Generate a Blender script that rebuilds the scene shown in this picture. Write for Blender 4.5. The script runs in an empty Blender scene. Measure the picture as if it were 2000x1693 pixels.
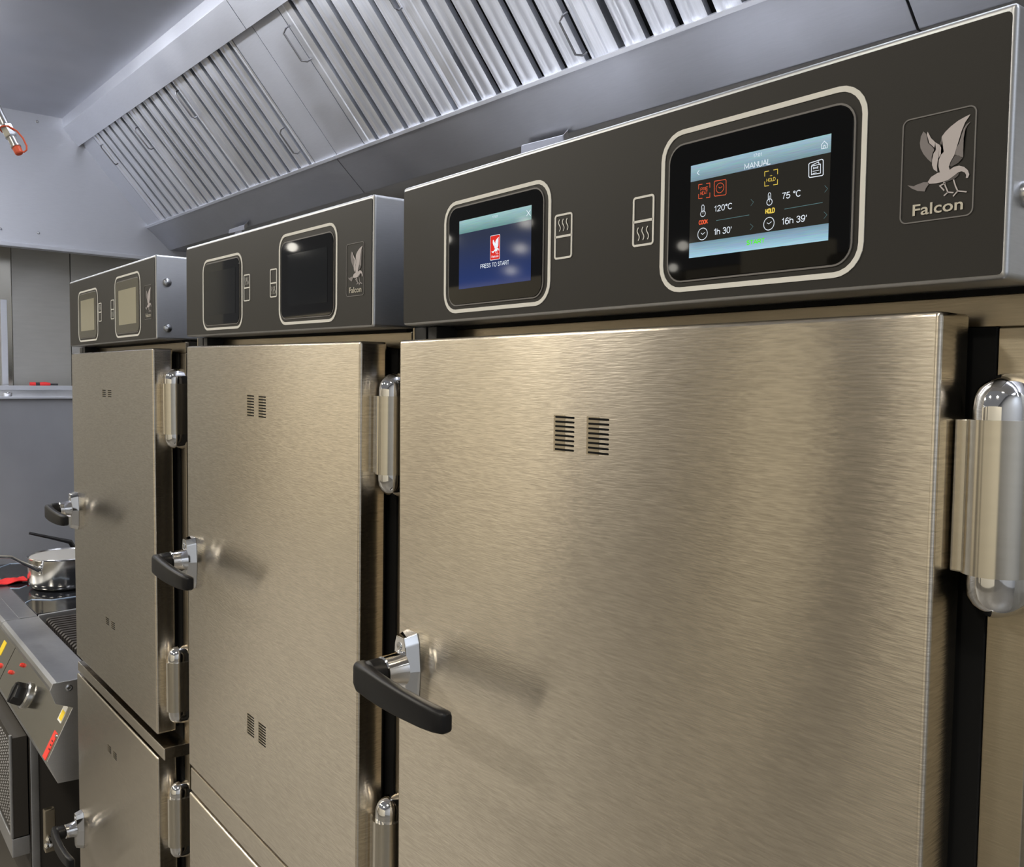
import bpy, bmesh, math, random
from mathutils import Vector, Matrix, Euler
random.seed(7)
C = bpy.context.scene.collection
SC = bpy.context.scene
ZT = 1.80                                   # height of the control panel's top edge above the floor
# ---------------------------------------------------------------- camera
FPX, YAW, PITCH, ROLL = 1768.77, 0.904807, 0.058130, 0.010741
CAM = Vector((0.81487, -0.49458, ZT - 0.19666))
FW = Vector((-math.sin(YAW)*math.cos(PITCH), math.cos(YAW)*math.cos(PITCH), -math.sin(PITCH)))
_r = Vector((math.cos(YAW), math.sin(YAW), 0)); _u = _r.cross(FW)
RT = _r*math.cos(ROLL) + _u*math.sin(ROLL); UP = -_r*math.sin(ROLL) + _u*math.cos(ROLL)
cd = bpy.data.cameras.new('camera'); cam = bpy.data.objects.new('camera', cd); C.objects.link(cam)
cam.matrix_world = Matrix(((RT.x, UP.x, -FW.x, CAM.x), (RT.y, UP.y, -FW.y, CAM.y), (RT.z, UP.z, -FW.z, CAM.z), (0, 0, 0, 1)))
cd.sensor_fit = 'HORIZONTAL'; cd.sensor_width = 36.0; cd.lens = FPX*36.0/2000.0; cd.clip_start = 0.02; cd.clip_end = 100
SC.camera = cam
def pix(u, v, n, p0):                       # photo pixel -> point on the plane through p0 with normal n
    d = FW + RT*((u-1000)/FPX) - UP*((v-846.5)/FPX)
    t = (Vector(p0)-CAM).dot(Vector(n)) / d.dot(Vector(n)); return CAM + d*t
# ---------------------------------------------------------------- world, lights, exposure
w = bpy.data.worlds.new('world'); SC.world = w; w.use_nodes = True
w.node_tree.nodes['Background'].inputs[0].default_value = (0.80, 0.80, 0.82, 1)
w.node_tree.nodes['Background'].inputs[1].default_value = 0.20
SC.view_settings.view_transform = 'Standard'; SC.view_settings.look = 'None'
SC.view_settings.exposure = 0.0; SC.view_settings.gamma = 1.0; SC.view_settings.use_curve_mapping = False
HW = 0.03                                    # the hood stands 1.7 degrees off the oven row
EX = Vector((math.cos(HW), math.sin(HW), 0)); EY = Vector((-math.sin(HW), math.cos(HW), 0)); EZ = Vector((0, 0, 1))
def hp(x, y, z): return EX*x + EY*y + EZ*(z+ZT)   # hood frame -> world
def area(name, loc, aim, sx, sy, power, col, shape='RECTANGLE'):
    l = bpy.data.lights.new(name, 'AREA'); l.shape = shape; l.size = sx
    if shape in ('RECTANGLE', 'ELLIPSE'): l.size_y = sy
    l.energy = power; l.color = col
    o = bpy.data.objects.new(name, l); C.objects.link(o); o.location = loc
    o.rotation_euler = (Vector(aim)-Vector(loc)).to_track_quat('-Z', 'Y').to_euler(); return o
# tube fittings under the hood roof; leftmost one added to brighten the left filters
for hx, hy, pw in ((-2.50, -0.16, 11), (-0.95, 0.24, 9.5), (0.60, 0.24, 7), (1.9, 0.24, 9)):
    p = hp(hx, hy, 0.80)
    area('hood_tube_and_fill', p, p-EZ*0.8+EY*0.8, 1.2, 0.10, pw, (0.90, 0.925, 1.0)); area('hood_tube_and_fill', p+EZ*0.01, p+EZ, 1.2, 0.10, pw*0.30, (0.90, 0.925, 1.0))  # up-facing twin added as upward glow to lighten the roof
# high bay lamps of the hall in front of the ovens
for lx, ly, pw in ((-9.0, -6.5, 170), (-7.6, -6.5, 170), (-2.9, -6.5, 120), (1.5, -6.5, 150), (-12.5, -6.5, 170), (-16.0, -6.5, 170), (-12.0, -2.6, 170), (-8.5, -2.6, 170), (-4.6, -2.6, 150), (2.5, -2.6, 150)):
    area('hall_lamp', (lx, ly, 5.8), (lx, ly, 0), 0.9, 0.9, pw*1.42, (1.0, 0.93, 0.80), 'DISK')
area('hall_lamp', (4.2, -0.4, 4.6), (4.2, -0.4, 0), 1.2, 1.2, 160, (0.88, 0.94, 1.0), 'DISK')  # unseen cool lamp at the right, added to light side faces and wall
for lx in (-19.0, -23.0, -28.0):              # far rows of the same lamps, mirrored in the touch screens
    for ly in (-12.5, -15.5, -18.5, -22.0, -26.0):
        area('hall_lamp', (lx, ly, 6.0), (lx*0.75, ly*0.75, 0), 0.34, 0.34, 2.6, (1.0, 0.95, 0.84), 'DISK')
DATA = {'T2':[['17:01',0.43945,-0.05003,0.00684,0.00224,'white',0],['MANUAL',0.43268,-0.05662,0.02054,0.00385,'white',0],['SAVE',0.48428,-0.06526,0.00391,0.00124,'white',1],['PRE',0.39598,-0.06479,0.00639,0.00233,'orange',0],['HEAT',0.39588,-0.06751,0.00641,0.00233,'orange',0],['120°C',0.40813,-0.08063,0.01541,0.00414,'white',0],['COOK',0.39501,-0.08772,0.00812,0.00314,'orange',1],["1h 30'",0.40819,-0.09633,0.01534,0.00442,'white',0],['HOLD',0.45037,-0.0675,0.00688,0.0023,'yellow',0],['+',0.45273,-0.0646,0.00208,0.00173,'yellow',0],['75 °C',0.4624,-0.08028,0.01385,0.00413,'white',0],['HOLD',0.45006,-0.0878,0.00741,0.00343,'yellow',1],["16h 39'",0.4625,-0.09631,0.01859,0.00429,'white',0],['START',0.43581,-0.1061,0.01453,0.00319,'green',1]],'L2':[['white',0.0006,[[0.39452,-0.05017],[0.39266,-0.05171],[0.39461,-0.0535]]],['white',0.0005,[[0.48954,-0.05175],[0.49166,-0.04967],[0.49406,-0.05205]]],['white',0.0005,[[0.48986,-0.05153],[0.48995,-0.05399],[0.4938,-0.05403],[0.49372,-0.05158]]],['white',0.0005,[[0.49115,-0.05398],[0.49123,-0.05237],[0.49175,-0.05207],[0.49229,-0.05246],[0.49234,-0.05398]]],['white',0.0007,[[0.48128,-0.06165],[0.48195,-0.06106],[0.49037,-0.06024],[0.49126,-0.06098],[0.49156,-0.0696],[0.49091,-0.07007],[0.48225,-0.06985],[0.48154,-0.06908],[0.48128,-0.06165]]],['white',0.0006,[[0.48318,-0.06317],[0.48946,-0.06299],[0.48964,-0.06839],[0.48336,-0.06838],[0.48318,-0.06317]]],['white',0.0005,[[0.48418,-0.06646],[0.48857,-0.06646]]],['white',0.0005,[[0.48422,-0.06776],[0.48693,-0.06776]]],['white',0.0006,[[0.48317,-0.06269],[0.48806,-0.0614],[0.48851,-0.06282]]],['orange',0.0006,[[0.39429,-0.06321],[0.3942,-0.06006],[0.39747,-0.06019]]],['orange',0.0006,[[0.4008,-0.06033],[0.40401,-0.06046],[0.40411,-0.06363]]],['orange',0.0006,[[0.40421,-0.0669],[0.4043,-0.07008],[0.40109,-0.06992]]],['orange',0.0006,[[0.39775,-0.06976],[0.39448,-0.0696],[0.39439,-0.06645]]],['orange',0.0006,[[0.40779,-0.06062],[0.40835,-0.05993],[0.41717,-0.06028],[0.41784,-0.06097],[0.41811,-0.0697],[0.41748,-0.07045],[0.40865,-0.07002],[0.40805,-0.06934],[0.40779,-0.06062]]],['orange',0.0005,[[0.4161,-0.06513],[0.41597,-0.06613],[0.41553,-0.06704],[0.41483,-0.06776],[0.41393,-0.06823],[0.41291,-0.06839],[0.41189,-0.06823],[0.41095,-0.06777],[0.4102,-0.06705],[0.4097,-0.06614],[0.40951,-0.06513],[0.40964,-0.06412],[0.41008,-0.06321],[0.41079,-0.06249],[0.4117,-0.06203],[0.41272,-0.06187],[0.41374,-0.06204],[0.41467,-0.0625],[0.41541,-0.06322],[0.41591,-0.06413],[0.4161,-0.06513]]],['orange',0.0005,[[0.41155,-0.06428],[0.41282,-0.06532],[0.41469,-0.06452]]],['white',0.0005,[[0.39741,-0.07865],[0.39732,-0.07545],[0.39772,-0.07458],[0.3984,-0.07442],[0.39909,-0.07465],[0.39954,-0.07551],[0.39965,-0.07896]]],['white',0.0006,[[0.40071,-0.08043],[0.40053,-0.08126],[0.39995,-0.08193],[0.39911,-0.08232],[0.39816,-0.08234],[0.39729,-0.08199],[0.39667,-0.08133],[0.39644,-0.08051],[0.39662,-0.07967],[0.3972,-0.07899],[0.39805,-0.07861],[0.399,-0.07859],[0.39987,-0.07895],[0.40048,-0.0796],[0.40071,-0.08043]]],['white',0.0004,[[0.39846,-0.07641],[0.39858,-0.08047]]],['white',0.0005,[[0.45207,-0.07862],[0.45197,-0.07552],[0.45232,-0.07471],[0.45291,-0.07455],[0.45351,-0.07477],[0.4539,-0.07556],[0.45401,-0.0789]]],['white',0.0006,[[0.45517,-0.08045],[0.455,-0.08132],[0.45444,-0.08203],[0.45363,-0.08243],[0.4527,-0.08245],[0.45185,-0.08208],[0.45125,-0.0814],[0.45102,-0.08054],[0.4512,-0.07966],[0.45175,-0.07896],[0.45257,-0.07856],[0.4535,-0.07854],[0.45434,-0.07891],[0.45494,-0.07959],[0.45517,-0.08045]]],['white',0.0004,[[0.45297,-0.07641],[0.4531,-0.08049]]],['teal',0.0005,[[0.41023,-0.08663],[0.43752,-0.08653]]],['teal',0.0005,[[0.46456,-0.08654],[0.49174,-0.08638]]],['teal',0.0003,[[0.43852,-0.0766],[0.44066,-0.07868],[0.43865,-0.08071]]],['teal',0.0003,[[0.43848,-0.09245],[0.44078,-0.09438],[0.43861,-0.09644]]],['teal',0.0003,[[0.49279,-0.07632],[0.49485,-0.07857],[0.49293,-0.08048]]],['teal',0.0003,[[0.4928,-0.09214],[0.495,-0.09419],[0.49295,-0.09625]]],['white',0.0006,[[0.40281,-0.09405],[0.40265,-0.09529],[0.40209,-0.09642],[0.40119,-0.09734],[0.40005,-0.09795],[0.39876,-0.0982],[0.39745,-0.09806],[0.39626,-0.09753],[0.3953,-0.09668],[0.39467,-0.09559],[0.39442,-0.09435],[0.39459,-0.0931],[0.39516,-0.09196],[0.39607,-0.09105],[0.39723,-0.09044],[0.39852,-0.0902],[0.39982,-0.09036],[0.401,-0.09089],[0.40195,-0.09174],[0.40257,-0.09283],[0.40281,-0.09405]]],['white',0.0005,[[0.39724,-0.09337],[0.39865,-0.09453],[0.40067,-0.09332]]],['white',0.0006,[[0.45709,-0.09404],[0.45694,-0.09529],[0.45641,-0.09643],[0.45556,-0.09736],[0.45446,-0.09798],[0.45323,-0.09823],[0.45198,-0.09809],[0.45084,-0.09756],[0.44992,-0.09671],[0.4493,-0.0956],[0.44907,-0.09435],[0.44922,-0.09309],[0.44976,-0.09194],[0.45063,-0.09102],[0.45173,-0.0904],[0.45297,-0.09016],[0.45421,-0.09032],[0.45534,-0.09085],[0.45625,-0.09171],[0.45685,-0.09281],[0.45709,-0.09404]]],['white',0.0005,[[0.45158,-0.09338],[0.45295,-0.0943],[0.45514,-0.0931]]],['yellow',0.0006,[[0.4489,-0.06366],[0.4488,-0.06062],[0.45208,-0.06064]]],['yellow',0.0006,[[0.45542,-0.06065],[0.45863,-0.06066],[0.45869,-0.06379]]],['yellow',0.0006,[[0.45874,-0.06701],[0.4588,-0.07014],[0.45563,-0.07004]]],['yellow',0.0006,[[0.45233,-0.06993],[0.4491,-0.06982],[0.449,-0.06678]]]],'T1':[['PRESS TO START',0.13915,-0.09475,0.04256,0.00387,'white',0],['Falcon',0.15607,-0.08657,0.01008,0.0019,'white',1],['17:01',0.15671,-0.05171,0.00789,0.00225,'white',0]],'L1':[['white',0.0008,[[0.20537,-0.05123],[0.21085,-0.05646]]],['white',0.0008,[[0.21075,-0.05142],[0.20545,-0.05596]]]],'red':[[0.15397,-0.06715],[0.16778,-0.06737],[0.16774,-0.08834],[0.15389,-0.08793]],'hb':[[0.3882,-0.05709],[0.4972,-0.05727],[0.38837,-0.09937],[0.49717,-0.09954]],'hb1':[[0.10681,-0.05853],[0.2136,-0.06074]],'bird':{'light':[[[0.57844,-0.05255],[0.57557,-0.05334],[0.57201,-0.05457],[0.568,-0.05686],[0.56531,-0.059],[0.56331,-0.06131],[0.56297,-0.06465],[0.56405,-0.0685],[0.5648,-0.06977],[0.56322,-0.07107],[0.56224,-0.07362],[0.56208,-0.07679],[0.56311,-0.08039],[0.56619,-0.0816],[0.56844,-0.07995],[0.56791,-0.07827],[0.56873,-0.07571],[0.57067,-0.07246],[0.57187,-0.06819],[0.57287,-0.06481],[0.57406,-0.06058],[0.5757,-0.05647],[0.57739,-0.05418]],[[0.55534,-0.05695],[0.55492,-0.05848],[0.55599,-0.06145],[0.55655,-0.06339],[0.55902,-0.06594],[0.56042,-0.06781],[0.55915,-0.0694],[0.55844,-0.07293],[0.55854,-0.0757],[0.55949,-0.07816],[0.56169,-0.08001],[0.56132,-0.07665],[0.56175,-0.07308],[0.56307,-0.07081],[0.56404,-0.0694],[0.56341,-0.06747],[0.5623,-0.06543],[0.55988,-0.06359],[0.5574,-0.06081]],[[0.56194,-0.08042],[0.56311,-0.08039],[0.56619,-0.0816],[0.56844,-0.07995],[0.57068,-0.07876],[0.57341,-0.07861],[0.57616,-0.07972],[0.57826,-0.08187],[0.57911,-0.08425],[0.57842,-0.08591],[0.5773,-0.08581],[0.57746,-0.08419],[0.5765,-0.08269],[0.57489,-0.08183],[0.57309,-0.0821],[0.57087,-0.08352],[0.56772,-0.08526],[0.56449,-0.08586],[0.56121,-0.08601],[0.5574,-0.08563],[0.5564,-0.08454],[0.55822,-0.08208]]],'mid':[[[0.57859,-0.05643],[0.57662,-0.05734],[0.57514,-0.05947],[0.57394,-0.06323],[0.57294,-0.06661],[0.57167,-0.06905],[0.57098,-0.07229],[0.57181,-0.07267],[0.57542,-0.07468],[0.57562,-0.07159],[0.57534,-0.06797],[0.57533,-0.06441],[0.57587,-0.06095],[0.5771,-0.0581]],[[0.55292,-0.05632],[0.55156,-0.05872],[0.55112,-0.06233],[0.55157,-0.06519],[0.5534,-0.06878],[0.55592,-0.07201],[0.5582,-0.07426],[0.55817,-0.07105],[0.55888,-0.06843],[0.55985,-0.06779],[0.5583,-0.0658],[0.55587,-0.06326],[0.55525,-0.06084],[0.55452,-0.05793]],[[0.5564,-0.08463],[0.55398,-0.08424],[0.54964,-0.08507],[0.54844,-0.08558],[0.54469,-0.08441],[0.54724,-0.08656],[0.55075,-0.08851],[0.55491,-0.08948],[0.55556,-0.08764],[0.55693,-0.08601]]],'dark':[[[0.571,-0.07274],[0.5691,-0.07577],[0.56845,-0.07791],[0.56939,-0.07844],[0.5729,-0.07713],[0.57508,-0.07497],[0.5732,-0.07315]],[[0.57356,-0.08231],[0.57088,-0.08366],[0.56772,-0.08539],[0.56496,-0.08603],[0.56729,-0.08614],[0.57094,-0.08534],[0.57316,-0.08391]]]},'legs':[[[0.56543,-0.08602],[0.56671,-0.08895],[0.56798,-0.09187],[0.57099,-0.09257]],[[0.56798,-0.09187],[0.56572,-0.09344]],[[0.57072,-0.08553],[0.57201,-0.08934],[0.57325,-0.09202],[0.57804,-0.09321]],[[0.57325,-0.09202],[0.57084,-0.09449]],[[0.56638,-0.08663],[0.56339,-0.08774],[0.56584,-0.09063]]],'BT':['Falcon',0.54834,-0.10262,0.02805,0.00613,'x',1]}
# ---------------------------------------------------------------- materials
M = {}
def _p(name):
    m = bpy.data.materials.new(name); m.use_nodes = True; M[name] = m
    return m, m.node_tree, m.node_tree.nodes['Principled BSDF']
def plain(name, col, rough=0.5, metal=0.0, spec=0.5, emit=None, es=1.0, coat=0.0, noise=None):
    m, nt, b = _p(name)
    b.inputs['Base Color'].default_value = (*col, 1); b.inputs['Roughness'].default_value = rough
    b.inputs['Metallic'].default_value = metal; b.inputs['Specular IOR Level'].default_value = spec
    if coat: b.inputs['Coat Weight'].default_value = coat; b.inputs['Coat Roughness'].default_value = 0.03
    if emit: b.inputs['Emission Color'].default_value = (*emit, 1); b.inputs['Emission Strength'].default_value = es
    if noise:
        sc, amt, bump = noise
        tc = nt.nodes.new('ShaderNodeTexCoord'); n = nt.nodes.new('ShaderNodeTexNoise'); n.inputs['Scale'].default_value = sc; n.inputs['Detail'].default_value = 4
        nt.links.new(tc.outputs['Object'], n.inputs['Vector'])
        mx = nt.nodes.new('ShaderNodeMix'); mx.data_type = 'RGBA'; nt.links.new(n.outputs['Fac'], mx.inputs['Factor'])
        mx.inputs['A'].default_value = (*[c*(1-amt) for c in col], 1); mx.inputs['B'].default_value = (*[min(1, c*(1+amt)) for c in col], 1)
        nt.links.new(mx.outputs['Result'], b.inputs['Base Color'])
        if bump:
            bp = nt.nodes.new('ShaderNodeBump'); bp.inputs['Strength'].default_value = bump; bp.inputs['Distance'].default_value = 0.001
            nt.links.new(n.outputs['Fac'], bp.inputs['Height']); nt.links.new(bp.outputs['Normal'], b.inputs['Normal'])
    return m
def steel(name, col, rough, aniso=0.7, grain=(110, 110, 1500), amt=0.10, bump=0.06, smear=0.0, tangent=(0.011, 0.017, 1.0)):
    """brushed stainless: fine stretched grain, anisotropic lobe across the grain, broad soft smears of wear"""
    m, nt, b = _p(name); N = nt.nodes.new; L = nt.links.new
    b.inputs['Metallic'].default_value = 1.0; b.inputs['Anisotropic'].default_value = aniso
    tc = N('ShaderNodeTexCoord'); mp = N('ShaderNodeMapping'); mp.inputs['Scale'].default_value = grain; L(tc.outputs['Object'], mp.inputs['Vector'])
    n = N('ShaderNodeTexNoise'); n.inputs['Scale'].default_value = 1.0; n.inputs['Detail'].default_value = 1.5; L(mp.outputs['Vector'], n.inputs['Vector'])
    mx = N('ShaderNodeMix'); mx.data_type = 'RGBA'; L(n.outputs['Fac'], mx.inputs['Factor'])
    mx.inputs['A'].default_value = (*[c*(1-amt) for c in col], 1); mx.inputs['B'].default_value = (*[min(1, c*(1+amt)) for c in col], 1)
    L(mx.outputs['Result'], b.inputs['Base Color'])
    n2 = N('ShaderNodeTexNoise'); n2.inputs['Scale'].default_value = 5.0; n2.inputs['Detail'].default_value = 5; L(tc.outputs['Object'], n2.inputs['Vector'])
    mr = N('ShaderNodeMapRange'); mr.interpolation_type = 'SMOOTHSTEP'; mr.inputs['From Min'].default_value = 0.1; mr.inputs['From Max'].default_value = 0.9
    mr.inputs['To Min'].default_value = rough*(1-smear); mr.inputs['To Max'].default_value = rough*(1+smear)
    L(n2.outputs['Fac'], mr.inputs['Value'])
    if smear: L(mr.outputs['Result'], b.inputs['Roughness'])
    else: b.inputs['Roughness'].default_value = rough
    bp = N('ShaderNodeBump'); bp.inputs['Strength'].default_value = bump; bp.inputs['Distance'].default_value = 0.0006
    L(n.outputs['Fac'], bp.inputs['Height']); L(bp.outputs['Normal'], b.inputs['Normal'])
    if tangent:
        cx = N('ShaderNodeCombineXYZ')
        for i in range(3): cx.inputs[i].default_value = tangent[i]
        L(cx.outputs['Vector'], b.inputs['Tangent'])
    return m
steel('door_steel', (0.75, 0.685, 0.585), 0.22, 0.95, (75, 75, 820), 0.30, 0.18, 0.0)
steel('shell_steel', (0.56, 0.57, 0.59), 0.40, 0.4, (90, 90, 900), 0.06, 0.05, 0.15)
steel('body_steel', (0.47, 0.41, 0.31), 0.34, 0.6, (70, 70, 900), 0.10, 0.10, 0.1)
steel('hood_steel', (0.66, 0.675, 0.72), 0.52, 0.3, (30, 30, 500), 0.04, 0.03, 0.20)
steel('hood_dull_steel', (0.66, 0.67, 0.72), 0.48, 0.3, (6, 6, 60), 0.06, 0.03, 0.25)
steel('trough_shaded_steel', (0.42, 0.425, 0.45), 0.46, 0.3, (30, 30, 500), 0.04, 0.03, 0.2)  # hood steel darkened to paint in the shade of the trough's downward face
steel('filter_steel', (0.80, 0.82, 0.87), 0.48, 0.0, (300, 14, 14), 0.12, 0.10, 0.25, None)
steel('range_steel', (0.64, 0.645, 0.66), 0.36, 0.3, (60, 60, 600), 0.07, 0.05, 0.25)
steel('fascia_steel', (0.66, 0.63, 0.55), 0.16, 0.2, (60, 60, 600), 0.04, 0.02, 0.2)
steel('hinge_steel', (0.70, 0.66, 0.58), 0.20, 0.5, (40, 40, 300), 0.05, 0.03, 0.1)
steel('wall_steel', (0.46, 0.45, 0.42), 0.48, 0.2, (12, 12, 90), 0.06, 0.03, 0.3)
plain('chrome', (0.86, 0.86, 0.87), 0.06, 1.0)
plain('zinc', (0.62, 0.63, 0.65), 0.22, 1.0)
plain('lever_black', (0.008, 0.008, 0.009), 0.40, 0.0, 0.22, noise=(900, 0.2, 0.05))
plain('gasket_black', (0.004, 0.004, 0.004), 0.8, 0.0, 0.2)
plain('bracket_black', (0.015, 0.016, 0.020), 0.5)
plain('panel_film', (0.034, 0.032, 0.029), 0.46, 0.0, 0.22, noise=(1500, 0.10, 0.03))
plain('print_cream', (0.90, 0.89, 0.84), 0.5)
plain('print_grey', (0.20, 0.19, 0.185), 0.5)
plain('badge_light', (0.60, 0.55, 0.56), 0.45); plain('badge_mid', (0.25, 0.225, 0.23), 0.45); plain('badge_dark', (0.10, 0.088, 0.09), 0.45); plain('badge_text', (0.66, 0.62, 0.52), 0.45)
plain('screen_glass', (0.003, 0.003, 0.003), 0.03, 0.0, 0.30)
plain('screen_off', (0.004, 0.005, 0.006), 0.07, 0.0, 0.30, noise=(45, 0.5, 0))
plain('screen_glare', (0.46, 0.43, 0.31), 0.12, 0.0, 0.5)  # bright hall reflection painted in as the tint of the dead screens
plain('screen_frame_glare', (0.11, 0.10, 0.07), 0.12, 0.0, 0.5)  # same reflection painted into the glass round the field
def lit(name, col, s): plain(name, (0, 0, 0), 0.06, 0.0, 0.3, col, s)
def lit_ramp(name, c0, c1, z0, z1, streak=True):
    """a backlit screen field: printed vertical colour ramp with a brushed texture, as shown on the display"""
    m, nt, b = _p(name); N = nt.nodes.new; L = nt.links.new
    b.inputs['Base Color'].default_value = (0, 0, 0, 1); b.inputs['Roughness'].default_value = 0.06
    tc = N('ShaderNodeTexCoord'); sp = N('ShaderNodeSeparateXYZ'); L(tc.outputs['Object'], sp.inputs['Vector'])
    mr = N('ShaderNodeMapRange'); mr.inputs['From Min'].default_value = z0; mr.inputs['From Max'].default_value = z1; L(sp.outputs['Z'], mr.inputs['Value'])
    mx = N('ShaderNodeMix'); mx.data_type = 'RGBA'; L(mr.outputs['Result'], mx.inputs['Factor']); mx.inputs['A'].default_value = (*c0, 1); mx.inputs['B'].default_value = (*c1, 1)
    out = mx.outputs['Result']
    if streak:
        mp = N('ShaderNodeMapping'); mp.inputs['Scale'].default_value = (60, 60, 2500); L(tc.outputs['Object'], mp.inputs['Vector'])
        n = N('ShaderNodeTexNoise'); n.inputs['Scale'].default_value = 1; L(mp.outputs['Vector'], n.inputs['Vector'])
        m2 = N('ShaderNodeMix'); m2.data_type = 'RGBA'; m2.blend_type = 'MULTIPLY'; m2.inputs['Factor'].default_value = 0.5
        L(out, m2.inputs['A']); L(n.outputs['Color'], m2.inputs['B']); out = m2.outputs['Result']
    L(out, b.inputs['Emission Color']); b.inputs['Emission Strength'].default_value = 1.0
lit_ramp('lit_header', (0.24, 0.36, 0.43), (0.44, 0.68, 0.78), -0.0575, -0.046)
lit_ramp('lit_footer', (0.48, 0.78, 0.98), (0.22, 0.36, 0.46), -0.1095, -0.099)
lit_ramp('lit_header_teal', (0.16, 0.34, 0.34), (0.46, 0.75, 0.76), -0.060, -0.047)
lit_ramp('lit_navy', (0.008, 0.028, 0.14), (0.02, 0.028, 0.06), -0.111, -0.065, False)  # navy emission also holds the blue reflected in this glass
lit('lit_body', (0.020, 0.018, 0.014), 1); lit('lit_white', (0.85, 0.92, 1.0), 1.0); lit('lit_orange', (0.95, 0.13, 0.05), 0.9); lit('lit_yellow', (0.90, 0.66, 0.10), 0.9)
lit('lit_green', (0.12, 0.95, 0.02), 0.9); lit('lit_teal', (0.10, 0.19, 0.20), 1); lit('lit_red', (0.80, 0.03, 0.02), 0.9)
plain('red', (0.75, 0.03, 0.03), 0.5, noise=(60, 0.2, 0)); plain('orange', (0.85, 0.13, 0.05), 0.45); plain('yellow', (0.85, 0.62, 0.02), 0.5)
plain('red_label', (0.80, 0.045, 0.03), 0.45); plain('label_white', (0.75, 0.74, 0.7), 0.5); plain('ink', (0.02, 0.02, 0.02), 0.5)
plain('hob_glass', (0.012, 0.013, 0.016), 0.06, 0.0, 0.5); plain('hob_mark', (0.30, 0.38, 0.50), 0.4)
plain('cast_iron', (0.035, 0.030, 0.028), 0.55, 0.0, noise=(90, 0.4, 0.3)); plain('pan_black', (0.02, 0.02, 0.022), 0.35)
plain('grey_panel', (0.27, 0.28, 0.31), 0.42, 0.0, 0.5, noise=(8, 0.10, 0))
plain('dark_bay', (0.03, 0.026, 0.022), 0.6); plain('knob_black', (0.010, 0.010, 0.011), 0.25)
plain('floor_tile', (0.075, 0.069, 0.060), 0.45, noise=(3, 0.2, 0.1))
plain('hall_cream', (0.84, 0.77, 0.62), 0.7, noise=(2, 0.04, 0)); plain('hall_grey', (0.03, 0.028, 0.025), 0.7, noise=(2, 0.1, 0)); plain('hall_mid', (0.40, 0.36, 0.28), 0.7, noise=(2, 0.1, 0))
plain('hall_dark', (0.17, 0.15, 0.125), 0.7, noise=(2, 0.1, 0))
plain('pipe_steel', (0.62, 0.62, 0.63), 0.32, 1.0); plain('wire_grey', (0.30, 0.30, 0.31), 0.3, 1.0); plain('pot_inner', (0.72, 0.70, 0.66), 0.42, 0.6); plain('hall_white', (0.34, 0.36, 0.40), 0.7, noise=(2, 0.04, 0)); plain('oven_side', (0.03, 0.028, 0.025), 0.5, 0.0, 0.2, noise=(20, 0.2, 0)); plain('rear_shaded', (0.018, 0.019, 0.02), 0.6); plain('clip_grey', (0.55, 0.57, 0.66), 0.4)
steel('pot_steel', (0.80, 0.79, 0.77), 0.16, 0.0, (30, 30, 300), 0.04, 0.02, 0.2)
# ---------------------------------------------------------------- mesh helpers
def link(name, me, mat, parent=None):
    o = bpy.data.objects.new(name, me); C.objects.link(o)
    if mat:
        for m in (mat if isinstance(mat, (list, tuple)) else [mat]): me.materials.append(M[m] if isinstance(m, str) else m)
    if parent: o.parent = parent
    return o
def fin(bm, name, mat, parent=None, smooth=None):
    bmesh.ops.recalc_face_normals(bm, faces=bm.faces)
    me = bpy.data.meshes.new(name); bm.to_mesh(me); bm.free()
    if smooth is not None:
        for p in me.polygons: p.use_smooth = True
        try: me.set_sharp_from_angle(angle=math.radians(smooth))
        except Exception: pass
    return link(name, me, mat, parent)
def empty(name, loc=(0, 0, 0), rot=(0, 0, 0)):
    o = bpy.data.objects.new(name, None); C.objects.link(o); o.location = loc; o.rotation_euler = rot; o.empty_display_size = 0.05; return o
def tag(o, label=None, cat=None, group=None, kind=None):
    if label: o['label'] = label
    if cat: o['category'] = cat
    if group: o['group'] = group
    if kind: o['kind'] = kind
    return o
def wn(o, bev):
    if bev:
        m = o.modifiers.new('weighted', 'WEIGHTED_NORMAL'); m.mode = 'FACE_AREA'; m.weight = 100; m.keep_sharp = True
    return o
def add_box(bm, x0, x1, y0, y1, z0, z1):
    vs = [bm.verts.new(p) for p in ((x0, y0, z0), (x1, y0, z0), (x1, y1, z0), (x0, y1, z0), (x0, y0, z1), (x1, y0, z1), (x1, y1, z1), (x0, y1, z1))]
    for f in ((0, 1, 2, 3), (4, 5, 6, 7), (0, 1, 5, 4), (1, 2, 6, 5), (2, 3, 7, 6), (3, 0, 4, 7)): bm.faces.new([vs[i] for i in f])
    return vs
def box(name, x0, x1, y0, y1, z0, z1, mat, parent=None, bev=0.0, seg=2):
    bm = bmesh.new(); add_box(bm, x0, x1, y0, y1, z0, z1)
    if bev: bmesh.ops.bevel(bm, geom=list(bm.edges), offset=bev, segments=seg, affect='EDGES', profile=0.6)
    return wn(fin(bm, name, mat, parent, 50 if bev else None), bev)
def prism(name, pts, mat, parent=None, bev=0.0, seg=2):
    """pts: two matching loops (front, back) of 3-D points"""
    a, b = pts; bm = bmesh.new(); n = len(a)
    va = [bm.verts.new(p) for p in a]; vb = [bm.verts.new(p) for p in b]
    bm.faces.new(va); bm.faces.new(vb)
    for i in range(n): bm.faces.new((va[i], va[(i+1) % n], vb[(i+1) % n], vb[i]))
    if bev:
        bmesh.ops.recalc_face_normals(bm, faces=bm.faces)
        bmesh.ops.bevel(bm, geom=list(bm.edges), offset=bev, segments=seg, affect='EDGES', profile=0.6)
    return wn(fin(bm, name, mat, parent, 35), bev)
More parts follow.
